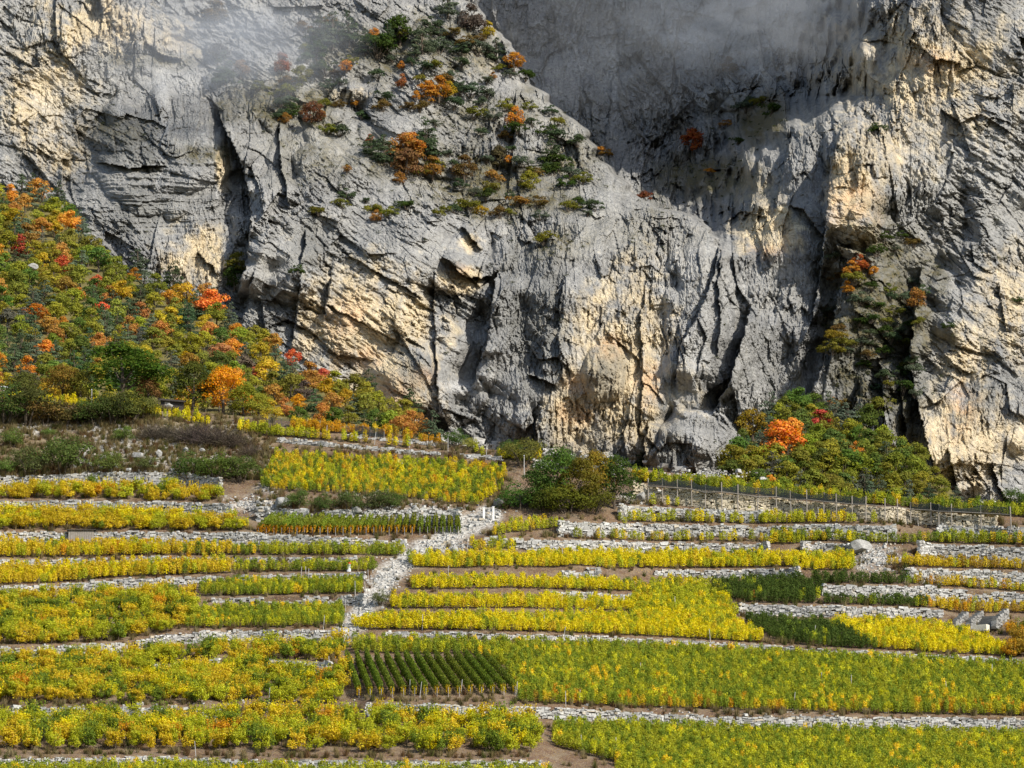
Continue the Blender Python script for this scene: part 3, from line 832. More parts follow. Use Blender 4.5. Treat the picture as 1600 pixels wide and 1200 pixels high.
PROTO = {}
def make_deciduous(key, seed, n, leaf, nclump=16, wide=.42, base=.3):
    rg = np.random.default_rng(seed)
    cl_ = []
    for i in range(nclump):
        z = rg.uniform(base + .08, .9); a = rg.uniform(0, 2 * math.pi)
        prof = math.sin(math.pi * min(1, (z - base + .12) / (1.02 - base))) ** .6
        r = wide * prof * rg.uniform(.35, .85)
        q = rg.uniform(.13, .21) * (1.15 - .4 * (z - base)) * (20 / max(nclump, 14)) ** .35
        cl_.append(((r * math.cos(a), r * math.sin(a), z), (q * 1.05, q * 1.05, q)))
    cl_.append(((rg.normal(0, .04), rg.normal(0, .04), .86), (.15, .15, .13)))
    C, N, S = crown_cloud(rg, n, cl_, leaf)
    tips = [c[0] for c in cl_[:6]]
    v, f = limbs(rg, 1.0, .03, tips)
    PROTO[key] = (leafmesh('crown', C, N, S, M_LEAF_O, rg), mesh_np('trunk', v, f, None, M_BARK))
def make_pine(key, seed, n, leaf, wide=.3, base=.25):
    rg = np.random.default_rng(seed)
    cl_ = []; tips = []
    for z in np.linspace(base, .94, 8):
        k_ = 3 if z < .8 else 2
        for j in range(k_):
            a = rg.uniform(0, 2 * math.pi); r = wide * (1.08 - z) ** .7 * rg.uniform(.5, 1.05)
            cl_.append(((r * math.cos(a), r * math.sin(a), z + rg.normal(0, .02)), (.06 + .16 * (1.05 - z), .06 + .16 * (1.05 - z), .085)))
            tips.append(cl_[-1][0])
    cl_.append(((0, 0, .96), (.05, .05, .06)))
    C, N, S = crown_cloud(rg, n, cl_, leaf)
    v, f = limbs(rg, 1.0, .026, tips[::3])
    v2, f2 = tube([(0, 0, .55), (0, 0, .97)], [.016, .005], 5)
    PROTO[key] = (leafmesh('crown', C, N, S, M_LEAF_O, rg), mesh_np('trunk', *join([(v, f), (v2, f2)]), None, M_BARK))
def make_shrub(key, seed, n, leaf, nclump=12, flat=.75):
    rg = np.random.default_rng(seed)
    cl_ = []
    for i in range(nclump):
        a = rg.uniform(0, 2 * math.pi); r = rg.uniform(.1, .42); z = rg.uniform(.18, .72) * (1 - .7 * r)
        q = rg.uniform(.13, .24)
        cl_.append(((r * math.cos(a), r * math.sin(a), z * flat + .05), (q, q, q * .8)))
    C, N, S = crown_cloud(rg, n, cl_, leaf)
    C[:, 2] = np.maximum(C[:, 2], .01)
    parts = []
    for c in cl_[:6]:
        parts.append(tube([(c[0][0] * .15, c[0][1] * .15, -.05), (c[0][0] * .5, c[0][1] * .5, c[0][2] * .6), c[0]], [.016, .012, .005], 5))
    PROTO[key] = (leafmesh('foliage', C, N, S, M_LEAF_O, rg), mesh_np('stem', *join(parts), None, M_BARK))
for k in range(6): make_deciduous(f'leafy{k}', 100 + k, 1500, .062, 24, .44, .08)
for k in range(4): make_pine(f'pine{k}', 120 + k, 1200, .055, .34, .12)
for k in range(4): make_shrub(f'shrub{k}', 140 + k, 900, .07)
for k in range(4): make_deciduous(f'big{k}', 160 + k, 3600, .034, 34, .46, .2)
for k in range(4): make_shrub(f'bigshrub{k}', 180 + k, 2400, .036, 26, .85)
# bare, twiggy shrub
def make_twiggy(key, seed):
    rg = np.random.default_rng(seed)
    n = 900
    d = sphere_dirs(n, rg); d[:, 2] = np.abs(d[:, 2]); C = d * rg.uniform(.15, .5, n)[:, None] * [1, 1, 1.1]
    T = d + rg.normal(0, .35, (n, 3)); T /= np.linalg.norm(T, axis=1, keepdims=True)
    B = np.cross(T, rg.normal(size=(n, 3))); B /= np.linalg.norm(B, axis=1, keepdims=True)
    L_ = rg.uniform(.06, .14, n)[:, None]; w = .006
    v = np.stack([C - T * L_ - B * w, C - T * L_ + B * w, C + T * L_ + B * w * .3, C + T * L_ - B * w * .3], 1).reshape(-1, 3)
    PROTO[key] = (mesh_np('twigs', v, np.arange(n * 4).reshape(-1, 4), {'leafvar': ('FACE', rg.random(n))}, M_LEAF_O), mesh_np('stem', *tube([(0, 0, -.05), (.02, 0, .3)], [.02, .008], 5), None, M_BARK))
for k in range(2): make_twiggy(f'twiggy{k}', 200 + k)

def plant(kind, name, loc, size, color, label, category, group=None, width=1.0, parts=('crown', 'trunk')):
    """One plant standing at loc, size metres tall, with its own copies of the parts."""
    e = link(name, None, loc=loc, rotz=random.uniform(0, 6.28), scale=(size * width, size * width, size), label=label, category=category, group=group)
    a, b = PROTO[kind]
    link(parts[0], a, parent=e, color=color); link(parts[1], b, parent=e)
    return e
def jitter(c, rg, s=.12):
    c = np.array(c) * (1 + rg.normal(0, s, 3) * .6 + rg.normal(0, s)); return np.clip(c, .004, .9)

GREEN = (.10, .14, .03); OLIVE = (.19, .18, .03); LIME = (.25, .235, .03); YEL = (.45, .31, .03); ORANGE = (.6, .24, .04); RED = (.58, .12, .06); CRIM = (.4, .07, .045); RUST = (.36, .17, .045)
PINEC = (.075, .105, .05); PINEB = (.11, .135, .085); DARKG = (.06, .09, .02); GREYB = (.12, .1, .08); BROWN = (.17, .105, .035)

# ------------------------------------------------------------------ the autumn wood on the left slope
def poisson(test, u0, u1, v0, v1, r, rg, tries=9000, rv=None, seeds=()):
    pts = [tuple(s) for s in seeds]; rv = rv or r
    for _ in range(tries):
        u = rg.uniform(u0, u1); v = rg.uniform(v0, v1)
        if not test(u, v): continue
        if all(((u - a) / r) ** 2 + ((v - b) / rv) ** 2 > 1 for a, b in pts): pts.append((u, v))
    return pts[len(seeds):]
rt = np.random.default_rng(41)
SPECIES = [  # colour, prototype, name, label, share
 (OLIVE, 'leafy', 'oak_tree', 'olive-green broadleaf tree in the autumn wood left of the cliff', .26),
 (LIME, 'leafy', 'oak_tree', 'yellow-green broadleaf tree in the autumn wood left of the cliff', .22),
 (GREEN, 'leafy', 'oak_tree', 'deep green broadleaf tree in the autumn wood left of the cliff', .11),
 (PINEC, 'pine', 'pine_tree', 'dark green pine in the autumn wood left of the cliff', .11),
 (PINEB, 'pine', 'pine_tree', 'grey-green pine in the autumn wood left of the cliff', .11),
 (RUST, 'leafy', 'oak_tree', 'rust-brown broadleaf tree in the autumn wood left of the cliff', .12),
 (YEL, 'leafy', 'maple_tree', 'golden-yellow tree in the autumn wood left of the cliff', .055),
 (ORANGE, 'leafy', 'maple_tree', 'orange maple in the autumn wood left of the cliff', .04),
 (GREYB, 'leafy', 'oak_tree', 'grey half-bare tree in the autumn wood left of the cliff', .03)]
def wood_zone(u, v):
    a_ = 'the upper autumn wood' if v < 450 else ('the middle autumn wood' if v < 560 else 'the lowest autumn wood')
    e_ = ' by the left edge' if u < 130 else (' at the cliff edge' if v - woodtop(u) < 60 else '')
    return a_ + e_
def wood_tree(u, v, px, sp, lab=None, grp='trees of the autumn wood'):
    d = float(wood_depth(u, v)); p = px2w(u, v, d); h = px * d / FPX
    c, pr, nm, lb, _ = sp; c = np.array(c) * (1.28 if c[0] < .4 else 1.08)
    n_ = 4 if pr == 'pine' else 6
    plant(f'{pr}{rt.integers(n_)}', nm, p - [0, 0, .3], h, jitter(c, rt), lab or lb.replace('in the autumn wood left of the cliff', 'in ' + wood_zone(u, v)), 'tree', grp if not lab else None, rt.uniform(1.0, 1.35) if pr == 'leafy' else rt.uniform(1.05, 1.3))
special = [(32, 402, 34, CRIM, 'lone crimson tree high in the wood near its left edge'), (98, 428, 30, RED, 'bright red tree in the upper wood beside a pale boulder'), (158, 500, 28, RED, 'red tree in the middle of the wood on the left slope'),
           (152, 452, 24, RED, 'small red tree just below the top edge of the wood'), (122, 470, 22, ORANGE, 'small bright orange tree in the upper wood'), (330, 500, 46, (.62, .2, .05), 'broad red-orange maple under the cliff foot'),
           (345, 570, 34, (.6, .22, .1), 'pinkish-red maple in the lower wood'), (364, 562, 34, ORANGE, 'orange maple beside the pinkish-red one in the lower wood'), (405, 592, 24, RED, 'small red maple low in the wood'),
           (458, 572, 28, RED, 'red tree at the cliff edge of the wood'), (505, 606, 30, RED, 'isolated red tree near the narrow end of the wood'), (466, 640, 26, (.6, .27, .02), 'small bright orange-yellow tree at the foot of the wood'),
           (85, 372, 26, YEL, 'golden tree near the upper edge of the wood'), (15, 318, 30, ORANGE, 'orange tree at the very top corner of the wood'), (540, 640, 32, YEL, 'golden tree at the lower right of the wood'),
           (290, 575, 26, (.6, .36, .02), 'small golden tree between dark pines in the lower wood'), (275, 470, 26, YEL, 'golden tree at the upper edge of the wood below the cave'), (370, 530, 26, ORANGE, 'orange tree against the cliff at the wood edge'), (210, 440, 22, ORANGE, 'little orange tree under the grey rock')]
for (u, v, px, c, lb) in special: wood_tree(u, v, px * 1.15, (c, 'leafy', 'maple_tree', lb, 0), lb)
pts = poisson(lambda u, v: woodtop(u) + 22 < v < crest(u) + 8, -30, 690, 290, 700, 16.5, rt, 12000, 13.5, [(s[0], s[1]) for s in special])
pts = pts[:282]
sh = np.array([s[4] for s in SPECIES]); sh /= sh.sum()
for (u, v) in pts:
    n_ = float(perlin(np.array([u / 70]), np.array([v / 60]), 61)[0])
    w = sh.copy()
    if n_ > .15: w[[3, 4]] *= 3
    if n_ < -.15: w[[0, 1]] *= 1.8
    if u > 250 and v > 470: w[[5, 6, 7]] *= 2.0
    if v < 450 and n_ < .1: w[[5, 1]] *= 1.6
    w /= w.sum()
    sp = SPECIES[rt.choice(len(SPECIES), p=w)]
    wood_tree(u, v, rt.uniform(32, 46) * (1.1 if sp[1] == 'pine' else 1), sp)
print('wood trees', len(pts))
# the grove on the mound at right
SG = [(OLIVE, 'leafy', 'oak_tree', 'olive-green tree in the grove under the right-hand cliff', .3), (LIME, 'leafy', 'oak_tree', 'yellow-green tree in the grove under the right-hand cliff', .22), (GREEN, 'leafy', 'oak_tree', 'deep green tree in the grove under the right-hand cliff', .2),
      (PINEB, 'pine', 'pine_tree', 'grey-green pine in the grove under the right-hand cliff', .18), (PINEC, 'pine', 'pine_tree', 'dark pine in the grove under the right-hand cliff', .1)]
sg = [(1216, 722, 72, (.55, .15, .025), 'tall red-orange maple in the grove under the right-hand cliff'), (1236, 700, 52, ORANGE, 'upper orange maple crown behind the tall one in the grove'), (1282, 676, 40, (.45, .06, .05), 'crimson tree at the top of the grove'), (1203, 768, 30, ORANGE, 'small orange tree at the front of the grove'), (1338, 716, 30, ORANGE, 'little orange tree on the right of the grove'), (1318, 702, 20, YEL, 'little golden tree in the grove')]
def grove_tree(u, v, px, sp, lab=None):
    d = float(grove_depth(u, v)) - 3; p = px2w(u, v, d); h = px * d / FPX
    c, pr, nm, lb, _ = sp
    plant(f'{pr}{rt.integers(4 if pr == "pine" else 6)}', nm, p - [0, 0, .3], h, jitter(np.array(c) * 1.15, rt), lab or lb.replace('in the grove', ('on the left flank of' if u < 1230 else ('in the middle of' if u < 1380 else 'on the right flank of')) + ' the grove'), 'tree', None if lab else 'trees of the grove below the cliff', rt.uniform(1, 1.3))
for (u, v, px, c, lb) in sg: grove_tree(u, v, px, (c, 'leafy', 'maple_tree', lb, 0), lb)
pts = poisson(lambda u, v: grove_top(u) + 4 < v < crest(u) + 22, 1138, 1528, 640, 825, 18, rt, 8000, 14, [(s[0], s[1]) for s in sg])
for (u, v) in pts:
    w = np.array([s[4] for s in SG])
    if u > 1400: w[2:] *= 2
    w /= w.sum()
    grove_tree(u, v, rt.uniform(36, 54) * (.72 if u > 1430 else 1), SG[rt.choice(len(SG), p=w)])
print('grove trees', len(pts))

# ------------------------------------------------------------------ trees and shrubs on the ledges of the cliff
LEDGE = [  # u, foot v, height px, colour, kind, what
 (350, 128, 46, PINEB, 'p', 'grey-green pine in the mist'), (340, 96, 30, GREYB, 'l', 'misty grey tree'), (376, 118, 26, RUST, 'l', 'rust tree'), (352, 130, 26, DARKG, 'l', 'dark green bush'),
 (440, 112, 30, (.3, .1, .05), 'l', 'dull red tree in the mist'), (472, 128, 28, OLIVE, 'l', 'olive tree'), (335, 34, 34, BROWN, 'l', 'brown tree in the mist'), (405, 138, 18, OLIVE, 's', 'olive shrub'),
 (455, 180, 22, DARKG, 'l', 'dark green tree'), (490, 190, 34, (.22, .09, .05), 'l', 'red-brown tree'), (512, 206, 20, OLIVE, 's', 'olive shrub'), (495, 92, 28, DARKG, 'l', 'dark tree'), (510, 112, 26, DARKG, 's', 'dark shrub'),
 (520, 70, 50, PINEB, 'p', 'grey-green pine'), (500, 60, 40, PINEB, 'p', 'pine'), (545, 62, 44, PINEC, 'p', 'pine'), (570, 80, 36, PINEC, 'p', 'dark pine'), (590, 82, 40, DARKG, 's', 'dark bush'), (625, 66, 46, DARKG, 'l', 'large dark green tree'), (605, 76, 40, PINEC, 'p', 'dark pine beside the large tree'), (660, 78, 36, PINEB, 'p', 'grey pine'), (685, 80, 30, PINEB, 's', 'grey-green bush'),
 (745, 82, 26, PINEB, 's', 'grey-green bush on the crest'), (775, 92, 34, PINEC, 'p', 'pine on the crest'), (803, 108, 28, ORANGE, 'l', 'orange tree on the crest'), (820, 122, 20, DARKG, 's', 'dark shrub on the crest'), (762, 56, 24, YEL, 'l', 'yellow tree in the mist on the crest'), (735, 46, 40, GREYB, 'l', 'grey misty tree on the crest'), (700, 20, 36, PINEB, 'p', 'misty pine on the crest'),
 (628, 134, 20, (.4, .15, .06), 'l', 'pale orange tree'), (668, 158, 32, ORANGE, 'l', 'bright orange tree'), (686, 152, 34, (.5, .22, .03), 'l', 'orange-yellow tree'), (700, 150, 24, YEL, 'l', 'yellow tree'), (708, 166, 22, PINEC, 's', 'dark shrub'), (735, 146, 26, PINEB, 's', 'grey-green bush'), (720, 144, 24, PINEC, 's', 'dark bush'), (760, 150, 20, PINEB, 's', 'low grey shrub'),
 (742, 182, 24, OLIVE, 's', 'olive shrub'), (770, 184, 20, PINEB, 's', 'grey-green shrub'), (806, 194, 28, ORANGE, 'l', 'vivid orange tree'), (808, 204, 20, DARKG, 's', 'dark shrub'), (832, 194, 16, PINEC, 's', 'dark shrub'), (856, 212, 24, DARKG, 's', 'dark bush'), (872, 214, 18, PINEC, 's', 'dark shrub'), (902, 224, 20, PINEC, 's', 'dark shrub near the ridge'),
 (580, 240, 30, PINEC, 'p', 'dark pine'), (600, 252, 42, PINEC, 'p', 'larger dark pine'), (578, 222, 14, (.36, .12, .06), 'l', 'small pinkish tree'), (630, 258, 50, RUST, 'l', 'rust-orange tree'), (640, 242, 36, ORANGE, 'l', 'orange tree'), (634, 276, 44, (.2, .11, .05), 'l', 'brown tree'), (665, 240, 52, PINEC, 'p', 'tall dark pine'), (676, 274, 30, RUST, 'l', 'rust tree'), (682, 262, 20, OLIVE, 's', 'olive shrub'),
 (725, 276, 34, BROWN, 'l', 'brown-olive tree'), (780, 262, 34, (.12, .1, .05), 'l', 'dull olive tree'), (772, 280, 22, RUST, 's', 'rust shrub'), (828, 296, 30, LIME, 'l', 'yellow-green tree'), (862, 258, 44, PINEC, 'p', 'dark pine under the ridge'), (872, 262, 30, DARKG, 's', 'dark bush under the ridge'), (884, 290, 22, DARKG, 's', 'dark shrub'), (862, 272, 26, DARKG, 's', 'dark bush'), (735, 325, 24, OLIVE, 's', 'olive bush'), (752, 334, 18, YEL, 's', 'yellow shrub'), (805, 320, 20, RUST, 's', 'rust bush'), (838, 320, 22, BROWN, 's', 'brown bush'), (780, 336, 20, BROWN, 's', 'brown bush'), (890, 326, 20, OLIVE, 's', 'olive shrub'), (758, 308, 20, DARKG, 's', 'dark shrub'), (905, 318, 18, DARKG, 's', 'dark shrub'),
 (852, 378, 24, (.22, .2, .03), 's', 'round yellow-green bush on the bare rock'), (534, 322, 18, OLIVE, 's', 'olive bush on the rock slab'), (635, 322, 18, DARKG, 's', 'dark bush on the rock slab'), (498, 332, 18, OLIVE, 's', 'olive bush'), (372, 424, 30, OLIVE, 'l', 'olive tree in the gully'), (366, 446, 34, DARKG, 'l', 'dark tree in the gully foot'), (465, 425, 18, DARKG, 's', 'dark bush in the crack'),
 (1082, 238, 36, (.34, .08, .03), 'l', 'red-orange tree in the shaded valley'), (1140, 112, 24, BROWN, 'l', 'brown tree in the mist'), (1010, 312, 20, (.26, .08, .04), 's', 'dull red shrub by the valley'), (938, 236, 12, ORANGE, 's', 'small orange shrub past the ridge'), (948, 240, 12, RUST, 's', 'small rust shrub past the ridge'), (1108, 268, 10, ORANGE, 's', 'tiny orange shrub'), (1135, 196, 14, RUST, 's', 'tiny rust shrub'),
 (1165, 170, 26, PINEB, 's', 'grey-green bush'), (1202, 178, 24, DARKG, 's', 'dark bush'), (1190, 160, 18, OLIVE, 's', 'olive shrub'), (1150, 225, 16, DARKG, 's', 'dark shrub'), (1368, 205, 18, DARKG, 's', 'dark shrub beside the rock tower'), (1370, 395, 20, DARKG, 's', 'dark bush under the rock tower'), (1382, 372, 16, DARKG, 's', 'dark shrub'), (1408, 368, 12, DARKG, 's', 'small shrub on the wall'),
 (1330, 428, 22, ORANGE, 'l', 'orange tree in the shaded cleft'), (1343, 418, 22, (.4, .09, .03), 'l', 'red tree in the shaded cleft'), (1334, 440, 22, OLIVE, 's', 'olive bush in the cleft'), (1430, 478, 30, RUST, 'l', 'rust tree beside the dark gully'), (1306, 528, 22, (.3, .2, .03), 's', 'yellow-brown bush on the dark buttress'), (1300, 548, 26, OLIVE, 's', 'olive bush on the dark buttress'), (1312, 540, 20, OLIVE, 's', 'olive shrub'),
 (1396, 490, 18, OLIVE, 's', 'olive shrub on the dark buttress'), (1386, 520, 18, DARKG, 's', 'dark shrub on the dark buttress'), (1360, 500, 16, DARKG, 's', 'dark shrub'), (1410, 540, 18, OLIVE, 's', 'olive shrub'), (1380, 552, 18, DARKG, 's', 'dark shrub'), (1342, 505, 16, DARKG, 's', 'dark shrub'), (1414, 588, 24, DARKG, 's', 'dark bush in the gully'), (1422, 510, 16, DARKG, 's', 'dark shrub by the gully'), (1362, 450, 16, DARKG, 's', 'dark shrub'), (1390, 455, 16, OLIVE, 's', 'olive shrub'), (1482, 510, 12, DARKG, 's', 'small dark shrub on the pale wall'), (1590, 470, 12, DARKG, 's', 'small dark shrub at the right edge of the wall'), (1350, 570, 14, DARKG, 's', 'dark shrub'), (1370, 480, 16, DARKG, 's', 'dark shrub'),
 (1380, 642, 30, OLIVE, 's', 'olive bush at the foot of the dark buttress'), (1410, 610, 24, DARKG, 's', 'dark bush in the gully foot'), (1594, 790, 26, DARKG, 's', 'dark green bush at the cliff foot by the right edge'), (992, 726, 32, PINEC, 'p', 'young dark conifer at the cliff foot'), (1010, 738, 14, OLIVE, 's', 'olive shrub at the cliff foot'), (640, 648, 40, PINEC, 'p', 'dark conifer against the pale rock'), (575, 612, 34, PINEC, 'p', 'dark conifer at the wood edge'), (270, 450, 40, PINEC, 'p', 'dark conifer under the cave'), (52, 302, 30, PINEC, 'p', 'dark conifer above the wood'), (90, 318, 34, PINEC, 'p', 'dark conifer at the top of the wood'), (215, 430, 40, PINEB, 'p', 'conifer against the banded rock')]
zone = lambda u, v: 'the misty upper ledges' if v < 100 else ('the buttress ledges' if u < 930 and v < 350 else ('the lower rock face' if u < 930 else ('the shaded valley side' if u < 1230 and v < 330 else 'the right-hand rock face')))
seen = {}
for (u, v, px, c, kd, what) in LEDGE:
    lab = f'{what} on {zone(u, v)} of the cliff' if ' on ' not in what and ' in ' not in what and ' at ' not in what and ' under ' not in what and ' beside ' not in what and ' by ' not in what and ' against ' not in what and ' past ' not in what and ' near ' not in what and ' above ' not in what else f'{what}, growing on the cliff'
    seen.setdefault(lab, []).append((u, v, px, c, kd))
for lab, items in seen.items():
    for (u, v, px, c, kd) in items:
        d = float(np.min(cliff_depth(np.array([u - 3, u, u + 3]), np.array([v, v - 2, v])))) - .6
        if u < 700 and v > woodtop(u): d = min(d, float(wood_depth(u, v)))
        p = px2w(u, v, d); h = px * d / FPX
        key = {'l': f'leafy{rt.integers(6)}', 'p': f'pine{rt.integers(4)}', 's': f'shrub{rt.integers(4)}'}[kd]
        plant(key, {'l': 'ledge_tree', 'p': 'pine_tree', 's': 'ledge_shrub'}[kd], p - [0, 0, .3 + .12 * h], h * (1.55 if kd == 's' else 1.25), jitter(np.array(c) * .85, rt, .06), lab, 'shrub' if kd == 's' else 'tree', 'plants alike on the cliff ledges' if len(items) > 1 else None,
              rt.uniform(1.0, 1.3) if kd != 's' else rt.uniform(1.0, 1.4), ('foliage', 'stem') if kd == 's' else ('crown', 'trunk'))
# further small plants on the ledges of the buttress
rx = np.random.default_rng(57)
taken = [(l_[0], l_[1]) for l_ in LEDGE]
KND = [(PINEC, 's', 'small dark green shrub', .3), (PINEB, 's', 'small grey-green shrub', .22), (OLIVE, 's', 'small olive shrub', .2), (BROWN, 's', 'small brown shrub', .13), (RUST, 'l', 'small rust-leaved tree', .09), (ORANGE, 'l', 'small orange tree', .06)]
def ledge_zone(u, v):
    if 470 < u < 800 and 30 < v < 120: return 'the top ledge of the buttress'
    if 430 < u < 920 and 120 < v < 215: return 'the second ledge band of the buttress'
    if 540 < u < 930 and 215 < v < 345: return 'the lower ledge band of the buttress'
    if 1285 < u < 1440 and 380 < v < 640: return 'the dark scrubby buttress beside the gully'
    return None
xp = poisson(lambda u, v: ledge_zone(u, v) is not None and (u > 1200 or float(ridge_side(np.array([u]), np.array([v]))[0]) < -14), 430, 1440, 30, 640, 13, rx, 2600, 10, taken)
rx.shuffle(xp)
cnt = {}
for (u, v) in xp:
    z_ = ledge_zone(u, v); cnt[z_] = cnt.get(z_, 0) + 1
    if cnt[z_] > 34: continue
    c, kd, what, _ = KND[rx.choice(6, p=[k_[3] for k_ in KND])]
    d = float(np.min(cliff_depth(np.array([u - 3, u, u + 3]), np.array([v, v - 2, v])))) - .4
    h = rx.uniform(13, 24) * d / FPX
    plant({'l': f'leafy{rx.integers(6)}', 's': f'shrub{rx.integers(4)}'}[kd], {'l': 'ledge_tree', 's': 'ledge_shrub'}[kd], px2w(u, v, d) - [0, 0, .2 + .1 * h], h * (1.4 if kd == 's' else 1), jitter(np.array(c) * .9, rx, .06), f'{what} on {z_}', 'shrub' if kd == 's' else 'tree', 'small plants on the cliff ledges', rx.uniform(1, 1.3), ('foliage', 'stem') if kd == 's' else ('crown', 'trunk'))
# small cushions of scrub everywhere on ledges: too small to count
rq = np.random.default_rng(55)
C = []; N = []; S = []; 
cand_u = rq.uniform(-100, 1700, 9000); cand_v = rq.uniform(-60, 760, 9000)
gi = gras[np.clip(np.searchsorted(cv, cand_v), 0, len(cv) - 1), np.clip(((cand_u - cu[0]) / CS).astype(int), 0, len(cu) - 1)]
gi = gi + .35 * np.clip(1.2 - np.hypot((cand_u - 1372) / 80, (cand_v - 530) / 150), 0, 1)
ok = gi * .75 + .02 > rq.random(9000)
for u, v in zip(cand_u[ok], cand_v[ok]):
    p = px2w(u, v, float(cliff_depth(u, v)) - .3); s_ = rq.uniform(.3, .9); n_ = 22
    d = sphere_dirs(n_, rq); d[:, 2] = np.abs(d[:, 2])
    C.append(p + d * s_ * rq.uniform(.4, 1, n_)[:, None] * [1.2, .7, .7]); N.append(d + [0, 0, .3]); S.append(np.full(n_, .24) * rq.uniform(.7, 1.3, n_))
C = np.concatenate(C); N = np.concatenate(N); S = np.concatenate(S)
o = link('ledge_scrub', leafmesh('ledge_scrub', C, N, S, M_LEAF_O, rq), label='small dark scrub cushions scattered over the cliff ledges', category='scrub', kind='stuff', color=(.07, .075, .028))
# ------------------------------------------------------------------ grapevines
rv_ = np.random.default_rng(71)
def vine_cloud(rg, kind):
    if kind == 'row':       # a narrow vine tied up on its stake
        n = 250
        z = rg.uniform(.3, 1.32, n); r = .3 * np.sin(np.pi * np.clip((z - .1) / 1.35, 0, 1)) ** .5
        a = rg.uniform(0, 2 * np.pi, n); q = rg.uniform(.5, 1.1, n)
        C = np.stack([np.cos(a) * r * q * 1.25, np.sin(a) * r * q, z], 1)
        N = np.stack([np.cos(a), np.sin(a), rg.uniform(-.1, .8, n)], 1) + rg.normal(0, .4, (n, 3))
        S = rg.uniform(.095, .165, n)
        sh_ = rg.random(n) < .14; k3 = rg.integers(0, 5, n); ang = k3 * 1.256 + .3; C[sh_] = np.stack([np.cos(ang) * .16, np.sin(ang) * .16, 1.1 + rg.uniform(0, .42, n)], 1)[sh_] + rg.normal(0, .045, (n, 3))[sh_]
    else:                   # a loose bush of hanging shoots
        n = 1000; C = []; N = []
        for k in range(9):
            a = rg.uniform(0, 2 * np.pi); r = rg.uniform(.1, .62); zc = rg.uniform(.5, 1.35) * (1 - .25 * r); q = rg.uniform(.24, .4)
            m = n // 9
            d = sphere_dirs(m, rg); C.append(np.array([r * np.cos(a), r * np.sin(a), zc]) + d * q * rg.uniform(.5, 1.05, m)[:, None] * [1, 1, .95]); N.append(d + [0, 0, .2] + rg.normal(0, .4, (m, 3)))
        C = np.concatenate(C); N = np.concatenate(N); C[:, 2] = np.maximum(C[:, 2], .15)
        S = rg.uniform(.085, .155, len(C))
        m = len(C); sh_ = rg.random(m) < .12; k3 = rg.integers(0, 9, m); ang = k3 * .7; rad = .25 + .06 * k3; C[sh_] = np.stack([np.cos(ang) * rad, np.sin(ang) * rad, 1.0 + rg.uniform(0, .62, m)], 1)[sh_] + rg.normal(0, .05, (m, 3))[sh_]
    return C, N, S
def vine_stem(rg, kind):
    h = .75
    parts = [tube([(0, 0, -.1), (rg.normal(0, .04), rg.normal(0, .04), .35), (rg.normal(0, .06), rg.normal(0, .06), h)], [.045, .035, .02], 5)]
    if kind == 'bush':
        for k in range(4):
            a = rg.uniform(0, 6.28); parts.append(tube([(0, 0, .35), (.2 * math.cos(a), .2 * math.sin(a), .7), (.45 * math.cos(a), .45 * math.sin(a), 1.05)], [.03, .02, .008], 4))
    return join(parts)
VROW = bpy.data.collections.new('row_vine_shapes'); VBUSH = bpy.data.collections.new('bush_vine_shapes')
VINE_O = []
for k in range(6):
    for colv, kind in ((VROW, 'row'), (VBUSH, 'bush')):
        rg = np.random.default_rng(300 + k + (50 if kind == 'bush' else 0))
        C, N, S = vine_cloud(rg, kind)
        v1, f1 = leaf_quads(C, N, S, rg); v2, f2 = vine_stem(rg, kind)
        lv = rg.random(len(C))
        V, F = join([(v1, f1), (v2, f2)])
        me = mesh_np('vine_shape', V, F, {'leafvar': ('FACE', np.concatenate([lv, np.zeros(len(f2))]))}, [M_LEAF_I, M_BARK], matidx=np.concatenate([np.zeros(len(f1)), np.ones(len(f2))]))
        o = bpy.data.objects.new(f'vine_shape_{kind}_{k}', me); colv.objects.link(o)
        if kind == 'bush':
            VINE_O.append((mesh_np('foliage', v1, f1, {'leafvar': ('FACE', lv)}, M_LEAF_O), mesh_np('stem', v2, f2, None, M_BARK)))

def gn_group(name, coll):
    ng = bpy.data.node_groups.new(name, 'GeometryNodeTree')
    ng.interface.new_socket('Geometry', in_out='INPUT', socket_type='NodeSocketGeometry')
    ng.interface.new_socket('Geometry', in_out='OUTPUT', socket_type='NodeSocketGeometry')
    nd = ng.nodes; gi_ = nd.new('NodeGroupInput'); go = nd.new('NodeGroupOutput')
    ci = nd.new('GeometryNodeCollectionInfo'); ci.inputs['Collection'].default_value = coll; ci.inputs['Separate Children'].default_value = True; ci.inputs['Reset Children'].default_value = True
    ip = nd.new('GeometryNodeInstanceOnPoints'); ip.inputs['Pick Instance'].default_value = True
    def na(n_, typ):
        a = nd.new('GeometryNodeInputNamedAttribute'); a.data_type = typ; a.inputs['Name'].default_value = n_
        return a.outputs['Attribute']
    L_ = ng.links.new
    L_(gi_.outputs[0], ip.inputs['Points']); L_(ci.outputs[0], ip.inputs['Instance'])
    L_(na('pick', 'INT'), ip.inputs['Instance Index'])
    cmb = nd.new('ShaderNodeCombineXYZ'); L_(na('turn', 'FLOAT'), cmb.inputs[2])
    e2r = nd.new('FunctionNodeEulerToRotation'); L_(cmb.outputs[0], e2r.inputs[0]); L_(e2r.outputs[0], ip.inputs['Rotation'])
    L_(na('size', 'FLOAT_VECTOR'), ip.inputs['Scale'])
    L_(ip.outputs[0], go.inputs[0])
    return ng
NG = {'row': gn_group('plant_rows', VROW), 'bush': gn_group('plant_bushes', VBUSH)}
